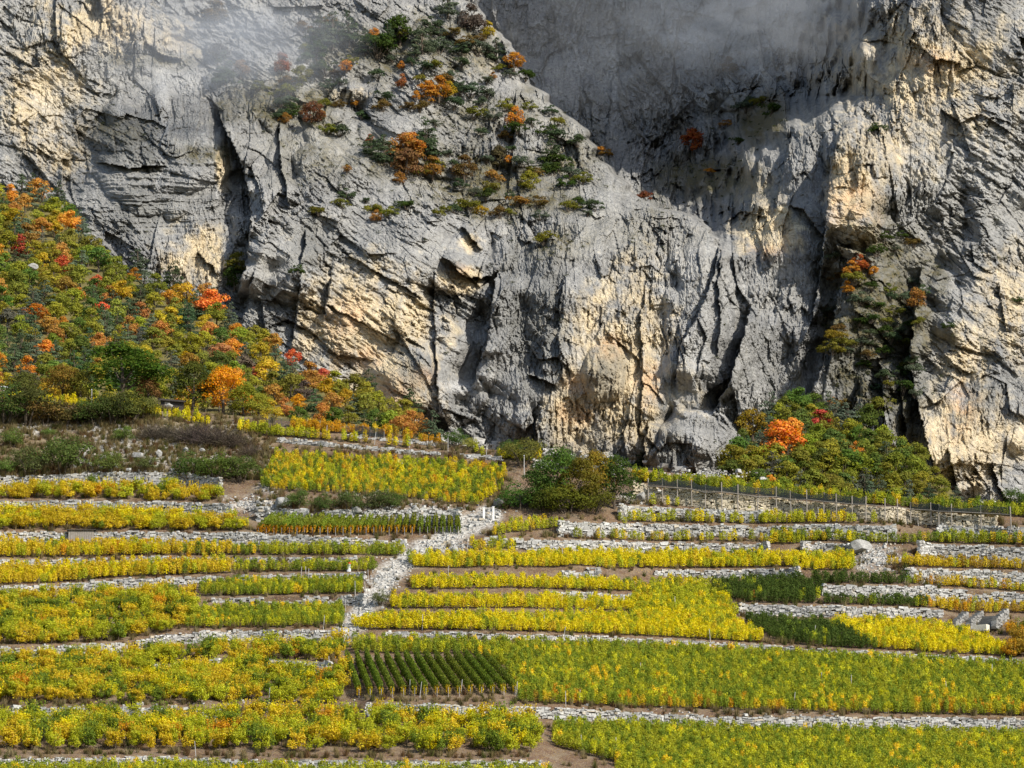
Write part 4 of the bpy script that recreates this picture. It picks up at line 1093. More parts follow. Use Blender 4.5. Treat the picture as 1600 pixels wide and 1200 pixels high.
def scatter(name, P, kind, tint, size, label, category, ng=None, nshape=6):
    n = len(P)
    me = bpy.data.meshes.new(name); me.vertices.add(n); me.vertices.foreach_set('co', np.asarray(P, np.float32).ravel())
    def at(nm, typ, arr, key='value'):
        a = me.attributes.new(nm, typ, 'POINT'); a.data.foreach_set(key, np.ascontiguousarray(arr).ravel())
    at('pick', 'INT', rv_.integers(0, nshape, n).astype(np.int32)); at('turn', 'FLOAT', rv_.uniform(0, 6.28, n).astype(np.float32))
    at('size', 'FLOAT_VECTOR', np.asarray(size, np.float32), 'vector')
    at('tint', 'FLOAT_COLOR', np.concatenate([np.asarray(tint), np.ones((n, 1))], 1).astype(np.float32), 'color')
    o = link(name, me, label=label, category=category, kind='stuff')
    md = o.modifiers.new('planting', 'NODES'); md.node_group = ng or NG[kind]
    return o

V_GOLD = (.62, .44, .03); V_YEL = (.7, .56, .02); V_YG = (.46, .45, .03); V_GRN = (.19, .24, .03); V_DG = (.085, .12, .025); V_OR = (.6, .3, .025); V_RED = (.48, .15, .03); V_BR = (.36, .22, .03); V_OL = (.31, .32, .03)
PAL = {
 'gold': [(V_GOLD, .55), (V_YG, .2), (V_YEL, .17), (V_GRN, .06), (V_OR, .02)],
 'goldgreen': [(V_GOLD, .36), (V_YG, .3), (V_GRN, .2), (V_YEL, .13), (V_OR, .01)],
 'bright': [(V_YEL, .66), (V_YG, .22), (V_GOLD, .1), (V_GRN, .02)],
 'yg': [(V_YG, .5), (V_YEL, .2), (V_OL, .2), (V_GOLD, .1)],
 'green': [(V_OL, .42), (V_GRN, .3), (V_YG, .23), (V_GOLD, .05)],
 'field': [(V_OL, .42), (V_GRN, .36), (V_YG, .18), (V_GOLD, .04)],
 'dark': [(V_DG, .8), (V_GRN, .17), (V_RED, .01), (V_YG, .02)],
 'amber': [(V_GOLD, .5), (V_BR, .2), (V_YG, .2), (V_OR, .1)],
 'hedge': [(V_OL, .4), (V_GRN, .25), (V_YG, .2), (V_GOLD, .15)],
 'orange': [(V_OR, .6), (V_GOLD, .3), (V_BR, .1)],
 'brown': [(V_BR, .6), (V_OR, .15), (V_GRN, .25)],
}
def tints(pal, u, v, seed):
    c = np.array([p[0] for p in PAL[pal]]); w = np.array([p[1] for p in PAL[pal]]); cw = np.cumsum(w / w.sum())
    n_ = fbm(u / 60, v / 22, 3, 500 + seed)
    r = np.clip(.5 + .5 * n_ + rv_.uniform(-.42, .42, len(u)), 0, .999)
    # palette order by likelihood; noise keeps neighbours alike
    t_ = c[np.searchsorted(cw, np.abs(r * 1.0))]
    return np.clip(t_ * (1 + rv_.normal(0, .07, (len(u), 1))), .005, .85)

BANDS = [ # id, label, kind, palette, row gap, plant gap, size, [(u, canopy top, foot)]
 ('golden bushy grapevines of the highest left terrace, below the scrub', 'bush', 'gold', 1.6, 1.25, .95, [(-230, 750, 783), (0, 750, 781), (150, 746, 780), (300, 752, 784), (388, 766, 787)]),
 ('golden grapevines of the second left terrace, above the wall with the shed', 'bush', 'gold', 1.4, 1.2, .95, [(-230, 788, 830), (0, 788, 827), (130, 787, 828), (250, 792, 829), (330, 798, 830), (402, 803, 831)]),
 ('golden grapevines of the terrace just below the shed', 'row', 'gold', 1.2, .75, 1.05, [(-230, 842, 873), (0, 840, 871), (200, 842, 869), (362, 845, 868)]),
 ('green grapevine rows below the fanned trellised block', 'row', 'green', 1.15, .62, .95, [(364, 846, 869), (500, 846, 868), (632, 847, 868)]),
 ('golden grapevines of the narrow fourth left terrace', 'row', 'gold', 1.2, .75, 1.05, [(-230, 882, 917), (0, 880, 914), (100, 878, 910), (200, 873, 902), (362, 869, 896)]),
 ('narrow green vine rows beside the grey red-topped marker', 'row', 'green', 1.15, .62, .95, [(364, 874, 893), (592, 872, 892)]),
 ('yellow-green bushy grapevines of the broad left plot', 'bush', 'goldgreen', 1.65, 1.4, 1.0, [(-230, 924, 1010), (0, 922, 1007), (120, 916, 1004), (200, 912, 1000), (270, 906, 986), (302, 903, 972)]),
 ('small olive-green row plot, the upper of two beside the path', 'row', 'green', 1.1, .6, .9, [(314, 903, 930), (400, 900, 930), (565, 898, 929)]),
 ('small olive-green row plot, the lower of two beside the path', 'row', 'green', 1.1, .6, .9, [(292, 942, 981), (420, 939, 979), (536, 938, 977)]),
 ('golden-green bushy grapevines of the large plot left of the trellised block', 'bush', 'goldgreen', 1.7, 1.45, 1.05, [(-230, 1025, 1102), (0, 1021, 1097), (100, 1014, 1097), (250, 1004, 1099), (400, 996, 1099), (538, 994, 1097)]),
 ('green vines at the very bottom edge of the hillside', 'row', 'green', 1.2, .7, 1.0, [(-230, 1194, 1262), (0, 1192, 1262), (280, 1190, 1262), (300, 1192, 1262), (860, 1195, 1262)]),
 ('wide olive-green vine field with orange flecks across the middle right', 'row', 'field', 1.15, .6, .95, [(552, 990, 1020), (745, 994, 1022), (790, 995, 1045), (812, 996, 1097), (1000, 1001, 1105), (1200, 1011, 1110), (1400, 1021, 1115), (1600, 1032, 1118), (1830, 1046, 1125)]),
 ('broad green vine field filling the lower right corner', 'row', 'green', 1.15, .6, 1.0, [(864, 1124, 1165), (960, 1124, 1190), (985, 1124, 1262), (1200, 1134, 1262), (1600, 1138, 1262), (1830, 1145, 1262)]),
 ('bright yellow grapevines of the lowest yellow terrace', 'row', 'bright', 1.15, .6, .95, [(552, 960, 980), (620, 954, 984), (900, 952, 990), (1100, 950, 998), (1150, 962, 1001), (1192, 988, 1004)]),
 ('bright yellow grapevines of the second yellow terrace from below', 'row', 'bright', 1.15, .6, .95, [(612, 926, 949), (800, 924, 948), (1040, 932, 954)]),
 ('yellow-green vines linking the yellow terraces at their right end', 'row', 'yg', 1.15, .6, .95, [(985, 905, 952), (1060, 900, 960), (1120, 902, 992), (1150, 945, 998)]),
 ('bright yellow grapevines of the third yellow terrace from below', 'row', 'bright', 1.15, .6, .95, [(642, 897, 919), (800, 896, 917), (985, 902, 922)]),
 ('bright yellow grapevines of the longest yellow terrace', 'row', 'bright', 1.15, .6, .95, [(644, 866, 884), (720, 858, 886), (800, 855, 884), (1000, 857, 887), (1200, 857, 888), (1335, 862, 889)]),
 ('yellow-green vines under the low stony wall', 'row', 'yg', 1.2, .7, .95, [(735, 845, 858), (800, 836, 856), (900, 830, 843), (1100, 833, 848), (1250, 836, 848), (1335, 842, 850)]),
 ('scattered yellow-green vines below the big dark bushes', 'row', 'yg', 1.3, .75, 1.0, [(772, 818, 836), (800, 808, 830), (980, 803, 816), (1200, 808, 821), (1320, 812, 821)]),
 ('thin line of yellow vines beneath the net fence', 'row', 'yg', 1.3, .75, 1.0, [(982, 782, 792), (1100, 784, 796), (1200, 795, 818), (1330, 802, 820), (1392, 812, 822)]),
 ('dark green grapevines of the upper dark plot', 'row', 'dark', 1.15, .6, .95, [(1116, 902, 932), (1160, 898, 940), (1275, 893, 944), (1290, 893, 912), (1425, 896, 914)]),
 ('dark green grapevines between the two curved white walls', 'row', 'dark', 1.15, .6, .95, [(1278, 926, 945), (1360, 928, 948), (1452, 930, 950)]),
 ('dark green grapevines of the lowest dark plot', 'row', 'dark', 1.15, .6, .95, [(1166, 956, 972), (1215, 958, 1002), (1290, 962, 1011), (1342, 985, 1016), (1372, 1004, 1018)]),
 ('bright yellow-green grapevines of the tilted plot beside the stone steps', 'row', 'bright', 1.15, .6, .95, [(1302, 962, 978), (1350, 962, 1006), (1380, 962, 1013), (1470, 966, 1018), (1520, 985, 1021), (1572, 998, 1024)]),
 ('amber grapevines of the terrace right of the rubble cone', 'row', 'amber', 1.2, .65, .95, [(1382, 866, 883), (1500, 869, 888), (1600, 876, 893), (1830, 888, 906)]),
 ('amber grapevines of the terrace above the dark gap', 'row', 'amber', 1.2, .65, .95, [(1422, 898, 914), (1500, 901, 920), (1600, 910, 927), (1830, 922, 940)]),
 ('amber grapevines on the terrace above the stone steps', 'row', 'amber', 1.2, .65, .95, [(1440, 930, 949), (1500, 934, 957), (1600, 940, 958), (1830, 950, 972)]),
 ('green and amber vines under the right end of the net fence', 'row', 'hedge', 1.2, .65, 1.0, [(1200, 833, 845), (1300, 837, 847), (1400, 838, 850), (1470, 828, 850), (1600, 833, 852), (1830, 844, 862)]),
 ('brown-leaved vines at the right edge by the stone steps', 'bush', 'brown', 1.6, 1.3, .95, [(1574, 972, 1028), (1600, 968, 1030), (1830, 985, 1042)]),
 ('dark yellow-green vine hedge along the cliff foot above the net fence', 'row', 'hedge', 1.0, .55, 1.1, [(990, 736, 752), (1150, 750, 772), (1300, 766, 790), (1400, 775, 792), (1500, 786, 803), (1600, 797, 808), (1830, 816, 832)]),
 ('long yellow-green vine hedge on the slanting upper terrace', 'row', 'yg', 1.0, .5, 1.05, [(372, 659, 673), (480, 674, 687), (620, 688, 701), (800, 706, 717), (935, 719, 729)]),
 ('orange vine row directly below the autumn wood', 'row', 'orange', 1.0, .5, 1.0, [(452, 662, 671), (560, 671, 680), (690, 687, 697)]),
 ('golden-green vine plot on the slope left of the big dark bushes', 'row', 'goldgreen', 1.15, .7, .88, [(408, 735, 762), (432, 700, 766), (600, 708, 774), (700, 713, 786), (745, 716, 790), (790, 722, 762)]),
 ('sparse yellow vines above the dark hedge by the hut', 'row', 'bright', 1.2, .8, 1.0, [(-20, 612, 622), (58, 622, 630), (150, 628, 637), (225, 632, 645), (330, 648, 664)]),
 ('sparse yellow vines beside the top of the stone path', 'row', 'bright', 1.2, .7, 1.0, [(637, 862, 880), (680, 858, 884)]),
]
def band_points(pts, rowgap, gap, kind):
    pts = np.array(pts, float)
    # world box of the band
    uu = np.linspace(pts[0, 0], pts[-1, 0], 60)
    ft = np.interp(uu, pts[:, 0], pts[:, 2]); tp = np.interp(uu, pts[:, 0], pts[:, 1])
    w1 = hill_point(uu, ft); w2 = hill_point(uu, tp)
    x0, x1 = min(w1[:, 0].min(), w2[:, 0].min()), max(w1[:, 0].max(), w2[:, 0].max()); y0, y1 = w1[:, 1].min(), w2[:, 1].max()
    # rows follow the slant of the band
    sl2 = np.polyfit(w1[:, 0], w1[:, 1], 1)[0]
    yfoot = lambda x: np.interp(x, w1[:, 0], w1[:, 1])
    X, Y = np.meshgrid(np.arange(x0, x1, gap), .3 + np.arange(0, (w2[:, 1] - w1[:, 1]).max() + 6, rowgap))
    jx = .12 if kind == 'row' else .42
    X = X + rv_.normal(0, gap * jx, X.shape) + (np.arange(X.shape[0]) % 2)[:, None] * gap * .5
    Y = Y + yfoot(X) + rv_.normal(0, rowgap * jx * .6, Y.shape)
    X = X.ravel(); Y = Y.ravel()
    u, v = hill_px(X, Y)
    ft = np.interp(u, pts[:, 0], pts[:, 2], left=-1, right=-1); tp = np.interp(u, pts[:, 0], pts[:, 1])
    h = 15 if kind == 'row' else 18
    top = np.minimum(tp + h, ft - 6) + 2.5 * perlin(u / 9, u * 0, 5)
    ok = (v <= ft + 1.5 * perlin(u / 12, u * 0 + 2, 6)) & (v >= top) & (v <= crest(u) + 800) & (v >= crest(u) + 1)
    # not on walls' faces
    u, v = u[ok], v[ok]
    return u, v, hill_point(u, v)
for bi, (lab, kind, pal, rg_, gp_, sz, pts) in enumerate(BANDS):
    u, v, Pq = band_points([(a_, b_, c_ + (4 if pal in ('bright', 'yg') else 2)) for a_, b_, c_ in pts], rg_ * (.88 if kind == 'row' else .95), gp_ * (.82 if kind == 'row' else .95), kind)
    drop = rv_.random(len(u)) < (.03 if kind == 'row' else .04) + (.12 if pal in ('goldgreen',) else 0) * (fbm(u / 40, v / 15, 2, 8) > .25)
    u, v, Pq = u[~drop], v[~drop], Pq[~drop]
    tn = tints(pal, u, v, bi)
    if pal in ('field', 'green'): tn = np.clip(tn * [1.22, 1.16, 1.0], 0, .85)
    if pal == 'field':      # redder vines along the foot of the field
        e_ = np.interp(u, [p[0] for p in pts], [p[2] for p in pts]) - v
        m = (e_ < 13) & (rv_.random(len(u)) < .4 * np.clip(fbm(u / 90, v / 40, 2, 14) + .45, 0, 1)) & (u > 800)
        tn[m] = np.array([V_OR, V_GOLD, V_BR])[rv_.choice(3, m.sum(), p=[.35, .5, .15])]
    s_ = sz * (1.06 if kind == 'row' else 1.25) * rv_.uniform(.8, 1.2, (len(u), 1)) * np.array([[1.0, 1.0, 1.0]]) * (1 + rv_.normal(0, .06, (len(u), 3))) * [[1.05, 1.05, .94]]
    scatter('grapevines', Pq - [0, 0, .05], kind, tn, s_, lab, 'vines')
    print(bi, len(u), lab[:40])
# the nearest bushy plot: every vine on its own
u, v, Pq = band_points([(-60, 1110, 1178), (0, 1106, 1174), (300, 1108, 1173), (450, 1098, 1176), (560, 1104, 1178), (700, 1110, 1179), (846, 1112, 1178)], 2.0, 1.75, 'bush')
tn = tints('goldgreen', u, v, 77)
order = np.argsort(-v)[:300]
for i in order:
    e = link('grapevine', None, loc=Pq[i] - [0, 0, .05], rotz=rv_.uniform(0, 6.28), scale=1.4 * rv_.uniform(.85, 1.2), label='bushy ' + ('golden' if tn[i][0] > .44 else ('yellow-green' if tn[i][0] > .25 else 'green')) + ' grapevine in the lowest plot, ' + ('front row' if v[i] > 1160 else ('middle rows' if v[i] > 1135 else 'back rows')) + (' at its left end' if u[i] < 260 else (' in its middle' if u[i] < 560 else ' near the corner field')), category='vine', group='bushy vines of the lowest plot')
    a, b = VINE_O[rv_.integers(6)]
    link('foliage', a, parent=e, color=tn[i]); link('stem', b, parent=e)
print('single vines', len(order), len(u))
# ------------------------------------------------------------------ trellised rows that run up the slope
ORD = ['first', 'second', 'third', 'fourth', 'fifth', 'sixth', 'seventh', 'eighth', 'ninth', 'tenth', 'eleventh', 'twelfth', 'thirteenth', 'fourteenth', 'fifteenth', 'sixteenth', 'seventeenth', 'eighteenth', 'nineteenth', 'twentieth',
       'twenty-first', 'twenty-second', 'twenty-third', 'twenty-fourth', 'twenty-fifth', 'twenty-sixth', 'twenty-seventh', 'twenty-eighth', 'twenty-ninth']
rr = np.random.default_rng(91)
POST_ME = None
def post_mesh(h, r=.045):
    v, f = tube([(0, 0, -.2), (0, 0, h)], [r, r * .9], 6); return mesh_np('post', v, f, None, M_STAKE)
P17 = post_mesh(1.75)
def trellis_row(a, b, lab, grp, cols, hgt=1.5, wid=.3, dens=75):
    """A hedge-like row of trained vines from photo pixel a (front) to b (back)."""
    n = 26
    us = np.linspace(a[0], b[0], n); vs = np.linspace(a[1], b[1], n)
    line = hill_point(us, vs)
    org = line[0].copy()
    e = link('trellised_vine_row', None, loc=org, label=lab, category='vine row', group=grp)
    L_ = np.linalg.norm(line[-1] - line[0]); m = int(L_ * dens * hgt / 1.5)
    t_ = rr.random(m); i = t_ * (n - 1); i0 = np.clip(i.astype(int), 0, n - 2); f_ = (i - i0)[:, None]
    C = line[i0] * (1 - f_) + line[i0 + 1] * f_ - org
    z = rr.uniform(.35, hgt, m); s_ = rr.choice([-1, 1], m) * rr.uniform(.5, 1.1, m) * wid * np.sin(np.pi * np.clip((z - .1) / (hgt + .1), 0, 1)) ** .4 * (1 + .25 * np.sin(t_ * L_ * 6.3))
    d = (line[-1] - line[0])[:2]; d /= np.linalg.norm(d); nx = np.array([d[1], -d[0]])
    C[:, :2] += s_[:, None] * nx; C[:, 2] += z
    C[:, 0] += rr.normal(0, .03, m)
    N = np.stack([nx[0] * np.sign(s_), nx[1] * np.sign(s_), rr.uniform(-.1, .9, m)], 1) + rr.normal(0, .45, (m, 3))
    top = cols[0]; ends = cols[1]
    v, f = leaf_quads(C, N, rr.uniform(.15, .26, m), rr)
    # the row's front end has turned yellow first
    sel = (t_ * L_ < rr.uniform(.4, 1.3)) & (z < 1.25)
    for nm, mk, cc in (('foliage', ~sel, top), ('yellow_foliage', sel, ends)):
        if mk.sum() < 3: continue
        vv = v.reshape(m, 4, 3)[mk].reshape(-1, 3)
        o = link(nm, mesh_np(nm, vv, np.arange(len(vv)).reshape(-1, 4), {'leafvar': ('FACE', rr.random(mk.sum()))}, M_LEAF_O), parent=e, color=jitter(cc, rr, .08))
    for k_ in (0,):
        link('post', P17, parent=e, loc=line[k_] - org, scale=(.6, .6, .62))
    stems = [tube([line[k_] - org - [0, 0, .1], line[k_] - org + [rr.normal(0, .05), 0, .5]], [.04, .03], 4) for k_ in range(1, n - 1, 2)]
    link('stem', mesh_np('stem', *join(stems), None, M_BARK), parent=e, kind='stuff')
for k in range(15):
    f0 = k / 14
    trellis_row((561 + 244 * f0, 1091 - 4 * f0), (541 + 216 * f0, 1036 - 2 * f0), f'{ORD[k]} trained vine row from the left in the block below the yellow terraces', 'trained rows of the block below the yellow terraces', ((.2, .24, .03), (.6, .44, .03)), rr.uniform(1.6, 1.85), .2, 190)
for k in range(27):
    f0 = k / 26
    trellis_row((404 + 312 * f0, 838 - 2 * f0), (428 + 286 * f0, 819 - 1 * f0), f'{ORD[k]} trained vine row from the left in the fanned block beside the stone path', 'trained rows of the fanned block beside the path', ((.22, .25, .03), V_OR if k < 21 else V_GRN), rr.uniform(1.4, 1.75), .25, 240)

# ------------------------------------------------------------------ bushes and trees among the terraces
def hill_plant(kind, name, u, v, px, c, lab, cat, width=1.0, grp=None, back=0.0):
    d = float(hill_depth(u, max(v, float(crest(u))))) + back; p = px2w(u, v, d); h = px * d / FPX
    parts = ('crown', 'trunk') if kind.startswith(('big', 'leafy', 'pine')) and not kind.startswith('bigshrub') else (('twigs', 'stem') if kind.startswith('twig') else ('foliage', 'stem'))
    return plant(kind, name, p - [0, 0, .2], h, jitter(c, rr, .05), lab, cat, grp, width, parts)
BB = [(812, 802, 52, (.06, .1, .02), 'low dark green bush at the left end of the big bush clump'), (842, 803, 72, (.06, .1, .02), 'dark green rounded tree second in the big bush clump'), (872, 800, 92, (.07, .11, .02), 'tallest dark green tree of the big bush clump'), (905, 804, 80, (.12, .105, .016), 'olive-brown tree in the middle of the big bush clump'),
      (932, 798, 84, (.19, .13, .018), 'yellow-brown tree in the big bush clump'), (960, 802, 82, (.05, .075, .016), 'dark green tree at the right end of the big bush clump'), (888, 806, 56, (.11, .115, .016), 'olive front bush of the big bush clump'), (925, 806, 50, (.09, .095, .015), 'low olive front bush of the big bush clump'), (855, 805, 50, (.07, .085, .015), 'low dark front bush of the big bush clump')]
for k, (u, v, px, c, lab) in enumerate(BB):
    hill_plant(f'big{k % 4}' if px > 60 else f'bigshrub{k % 4}', 'bush_tree' if px > 60 else 'leafy_bush', u, v, px * (1.2 if px > 60 else 1.4), np.array(c) * 1.35, lab, 'tree' if px > 60 else 'bush', .84 if px > 60 else 1.1, back=(830 - v) * .05)
SB = [(18, 699, 30, GREEN, 'small green shrub high on the scrub slope by the left edge'), (75, 684, 17, GREEN, 'tiny round shrub on the bare bank of the scrub slope'), (100, 744, 66, (.08, .1, .025), 'largest green shrub on the scrub slope'), (45, 744, 44, (.085, .095, .03), 'broad dull green shrub beside the largest one on the scrub slope'),
      (8, 742, 28, GREEN, 'small green shrub at the left edge above the golden terrace'), (172, 741, 38, (.1, .125, .03), 'round light green shrub in the middle of the scrub slope'), (228, 737, 28, (.08, .09, .03), 'low dull shrub between the round shrub and the hedge'), (193, 691, 26, GREEN, 'small dark shrub beside the grey twiggy scrub'),
      (300, 752, 46, (.07, .1, .025), 'left shrub of the green thicket above the golden terrace'), (340, 754, 48, (.075, .1, .02), 'middle shrub of the green thicket above the golden terrace'), (378, 754, 44, (.07, .095, .025), 'right shrub of the green thicket above the golden terrace'),
      (465, 797, 32, (.075, .1, .025), 'upright green shrub above the fanned block'), (507, 801, 30, (.07, .09, .025), 'low green shrub left in the row above the fanned block'), (545, 800, 34, (.065, .085, .025), 'middle shrub in the row above the fanned block'), (588, 800, 36, (.06, .075, .025), 'taller brownish-green shrub in the row above the fanned block'), (612, 798, 30, (.06, .08, .02), 'last shrub of the row above the fanned block'),
      (712, 698, 28, DARKG, 'round dark bush at the cliff foot by the orange vines'), (735, 702, 20, OLIVE, 'small olive bush beside the round dark one'), (800, 712, 28, DARKG, 'green bush at the cliff foot above the hedge'), (818, 730, 46, (.1, .1, .025), 'tall olive bush on the slanting hedge'), (888, 738, 30, DARKG, 'dark bush behind the big clump'), (930, 736, 22, GREEN, 'small green bush at the cliff foot'),
      (1588, 790, 30, DARKG, 'dark bush beside the net fence end'), (1312, 868, 18, OLIVE, 'olive bush beside the white boulder'), (595, 945, 24, (.09, .095, .03), 'grey-green shrub beside the lower stone path'), (680, 868, 14, (.11, .09, .05), 'small brown shrub beside the upper stone path')]
for k, (u, v, px, c, lab) in enumerate(SB):
    hill_plant(f'bigshrub{k % 4}', 'green_shrub', u, v, px * 1.55, np.array(c) * 1.5, lab, 'shrub', 1.0 if px > 40 else .95)
HB = [(6, 662, 52, DARKG), (40, 664, 54, (.07, .075, .02)), (72, 664, 38, BROWN), (98, 666, 34, (.09, .07, .025)), (124, 666, 32, (.06, .06, .02)), (150, 666, 40, DARKG), (176, 664, 46, (.06, .07, .02)), (202, 660, 42, (.1, .1, .025)), (222, 655, 30, OLIVE)]
for k, (u, v, px, c) in enumerate(HB):
    hill_plant(f'bigshrub{k % 4}', 'hedge_bush', u, v, px * 1.75, np.array(c) * 1.3, f'{ORD[k]} bush from the left in the dark hedge below the hut', 'bush', 1.15, 'dark hedge below the hut')
for k, (u, v, px) in enumerate([(238, 684, 40), (262, 684, 34), (290, 690, 46), (318, 694, 56), (345, 696, 50), (368, 698, 40), (392, 712, 34)]):
    hill_plant(f'twiggy{k % 2}', 'bare_shrub', u, v, px * 1.2, (.13, .105, .08), f'{ORD[k]} grey leafless shrub from the left in the twiggy scrub', 'shrub', 1.3, 'grey twiggy scrub')
HT = [(192, 636, 92, (.06, .095, .014), 1.5, 'large dark green spreading tree beside the hut'), (98, 630, 58, (.2, .12, .025), 1.1, 'brown-leaved tree left of the large dark green one'), (125, 632, 50, (.13, .12, .02), 1.1, 'olive-brown tree close to the large dark green one'), (232, 634, 46, (.2, .11, .04), 1.0, 'brownish small tree right of the large dark green one'),
      (302, 648, 76, (.07, .085, .016), 1.1, 'dark olive tree between the hut and the orange maple'), (348, 650, 74, (.56, .22, .015), .95, 'blazing orange maple beside the hut'), (380, 654, 52, (.19, .17, .02), 1.1, 'yellow-olive tree right of the orange maple'), (40, 640, 56, (.1, .105, .025), 1.1, 'olive tree at the left end of the hedge'), (405, 660, 44, LIME, 1.1, 'yellow-green tree at the foot of the wood')]
for k, (u, v, px, c, w_, lab) in enumerate(HT):
    hill_plant(f'big{k % 4}', 'large_tree', u, v, px * 1.15, np.array(c) * 1.2, lab, 'tree', w_ * 1.05, back=4)

# ------------------------------------------------------------------ boulders and rubble
ICO = None
def boulder_mesh(seed):
    rg = np.random.default_rng(seed)
    import bmesh
    bm = bmesh.new(); bmesh.ops.create_icosphere(bm, subdivisions=3, radius=.5)
    pl = sphere_dirs(11, rg); off = rg.uniform(.26, .44, 11)
    for vtx in bm.verts:
        p = np.array(vtx.co)
        for n_, o_ in zip(pl, off):
            d = p @ n_ - o_
            if d > 0: p = p - n_ * d
        vtx.co = p + rg.normal(0, .008, 3)
    me = bpy.data.meshes.new('boulder'); bm.to_mesh(me); bm.free()
    at = me.attributes.new('stonevar', 'FLOAT', 'FACE'); at.data.foreach_set('value', rg.uniform(.3, .75, len(me.polygons)).astype(np.float32))
    me.materials.append(M_BOULDER); return me
BM_ = [boulder_mesh(400 + k) for k in range(4)]
for k, (u, v, w, h, lab) in enumerate([(710, 873, 18, 26, 'tall white boulder standing beside the upper stone path'), (976, 858, 13, 15, 'white stone block on the low stony wall'), (1345, 862, 32, 22, 'large white boulder on top of the rubble cone'), (442, 792, 26, 17, 'flat white boulder at the end of the rubble heap'), (650, 800, 12, 11, 'pale boulder above the fanned block'), (558, 803, 16, 13, 'grey boulder behind the fanned block'),
      (215, 717, 22, 12, 'broad pale boulder on the scrub slope'), (248, 714, 11, 13, 'upright pale boulder on the scrub slope'), (290, 706, 10, 9, 'small white stone on the scrub slope near the twiggy scrub'), (316, 707, 10, 8, 'small grey stone on the scrub slope'), (1000, 782, 20, 16, 'white boulder beside the big bush clump'), (1018, 780, 14, 12, 'smaller white boulder beside the net fence foot'), (780, 790, 24, 14, 'white broken rock beside the gate posts'), (625, 727, 12, 10, 'white stone inside the golden-green upper plot'), (575, 968, 18, 12, 'white rock at the lower end of the stone path'), (123, 1118, 10, 15, 'grey upright stone in the ruined wall'), (265, 638, 14, 9, 'white stone block under the hut'), (1053, 785, 10, 8, 'small pale boulder under the net fence'), (647, 796, 10, 9, 'pale stone beside the boulder above the fanned block')]):
    d = float(hill_depth(u, v)) - .2; p = px2w(u, v, d)
    link('boulder', BM_[k % 4], loc=p + [0, 0, h * d / FPX * .35], rotz=random.uniform(0, 6), scale=(w * d / FPX * 1.2, w * d / FPX * 1.1, h * d / FPX * 1.15), label=lab, category='boulder')
d = float(wood_depth(50, 430)) - 4
link('boulder', BM_[1], loc=px2w(50, 418, d), scale=(2.2, 1.8, 1.5), label='pale grey boulder showing among the trees of the wood', category='boulder')
C = []; S = []
def rubble_at(u, v, s0=.11, s1=.45):
    p = hill_point(u, v); s_ = float(np.clip(rr.lognormal(math.log(s0 * 1.5), .45), s0 * .6, s1)); C.append(p + [0, -.05, s_ * .18]); S.append((s_ * rr.uniform(.8, 1.4), s_, s_ * rr.uniform(.5, .9)))
for _ in range(800):
    t_ = rr.random() * (len(PATH) - 1); i = int(t_); q = PATH[i] * (1 - t_ + i) + PATH[i + 1] * (t_ - i)
    side = rr.choice([-1, 1]) if rr.random() < .75 else 0
    rubble_at(q[0] + side * abs(rr.normal(14, 6)) + rr.normal(0, 4), q[1] + rr.normal(0, 6))
for (u, v, a, b, n_) in [(405, 788, 40, 11, 260), (1366, 872, 34, 18, 300), (1010, 778, 34, 9, 150), (150, 708, 30, 22, 160), (235, 742, 90, 7, 240), (425, 740, 12, 30, 120), (640, 795, 90, 8, 260), (590, 770, 60, 6, 120), (100, 668, 110, 7, 120), (1110, 742, 60, 6, 120), (250, 712, 110, 24, 160), (700, 850, 30, 12, 160), (600, 905, 24, 10, 120), (1210, 800, 40, 5, 60), (760, 806, 20, 8, 80), (900, 735, 60, 6, 80), (600, 765, 200, 22, 60), (1000, 1112, 560, 8, 160), (300, 1098, 300, 6, 80)]:
    for _ in range(n_): rubble_at(u + rr.normal(0, a * .6), v + rr.normal(0, b * .6), .11, .5)
v, f = boxes(np.array(C), np.array(S), rr.uniform(0, 3.14, len(C)), rr, .2)
link('rubble', mesh_np('rubble', v, f, {'stonevar': ('FACE', np.repeat(np.clip(rr.normal(.6, .22, len(C)), 0, 1), 6))}, M_STONE), label='loose white limestone rubble along the path and heaps', category='rubble', kind='stuff')
# scree along the foot of the cliff
C = []; S = []
for _ in range(700):
    u = rr.uniform(675, 1150) if rr.random() < .8 else rr.uniform(1470, 1640)
    vv = float(crest(u)) - rr.uniform(-2, 15) ** 1 * rr.random()
    s_ = float(np.clip(rr.lognormal(-1.0, .6), .15, 1.3)); C.append(px2w(u, vv, float(cliff_depth(u, vv)) - rr.uniform(.3, 1.6))); S.append((s_ * rr.uniform(.8, 1.5), s_, s_ * rr.uniform(.5, .9)))
v, f = boxes(np.array(C), np.array(S), rr.uniform(0, 3.14, len(C)), rr, .22)
link('scree', mesh_np('scree', v, f, {'stonevar': ('FACE', np.repeat(np.clip(rr.normal(.4, .22, len(C)), 0, 1), 6))}, M_STONE), label='fallen grey blocks and scree along the foot of the cliff', category='scree', kind='stuff')
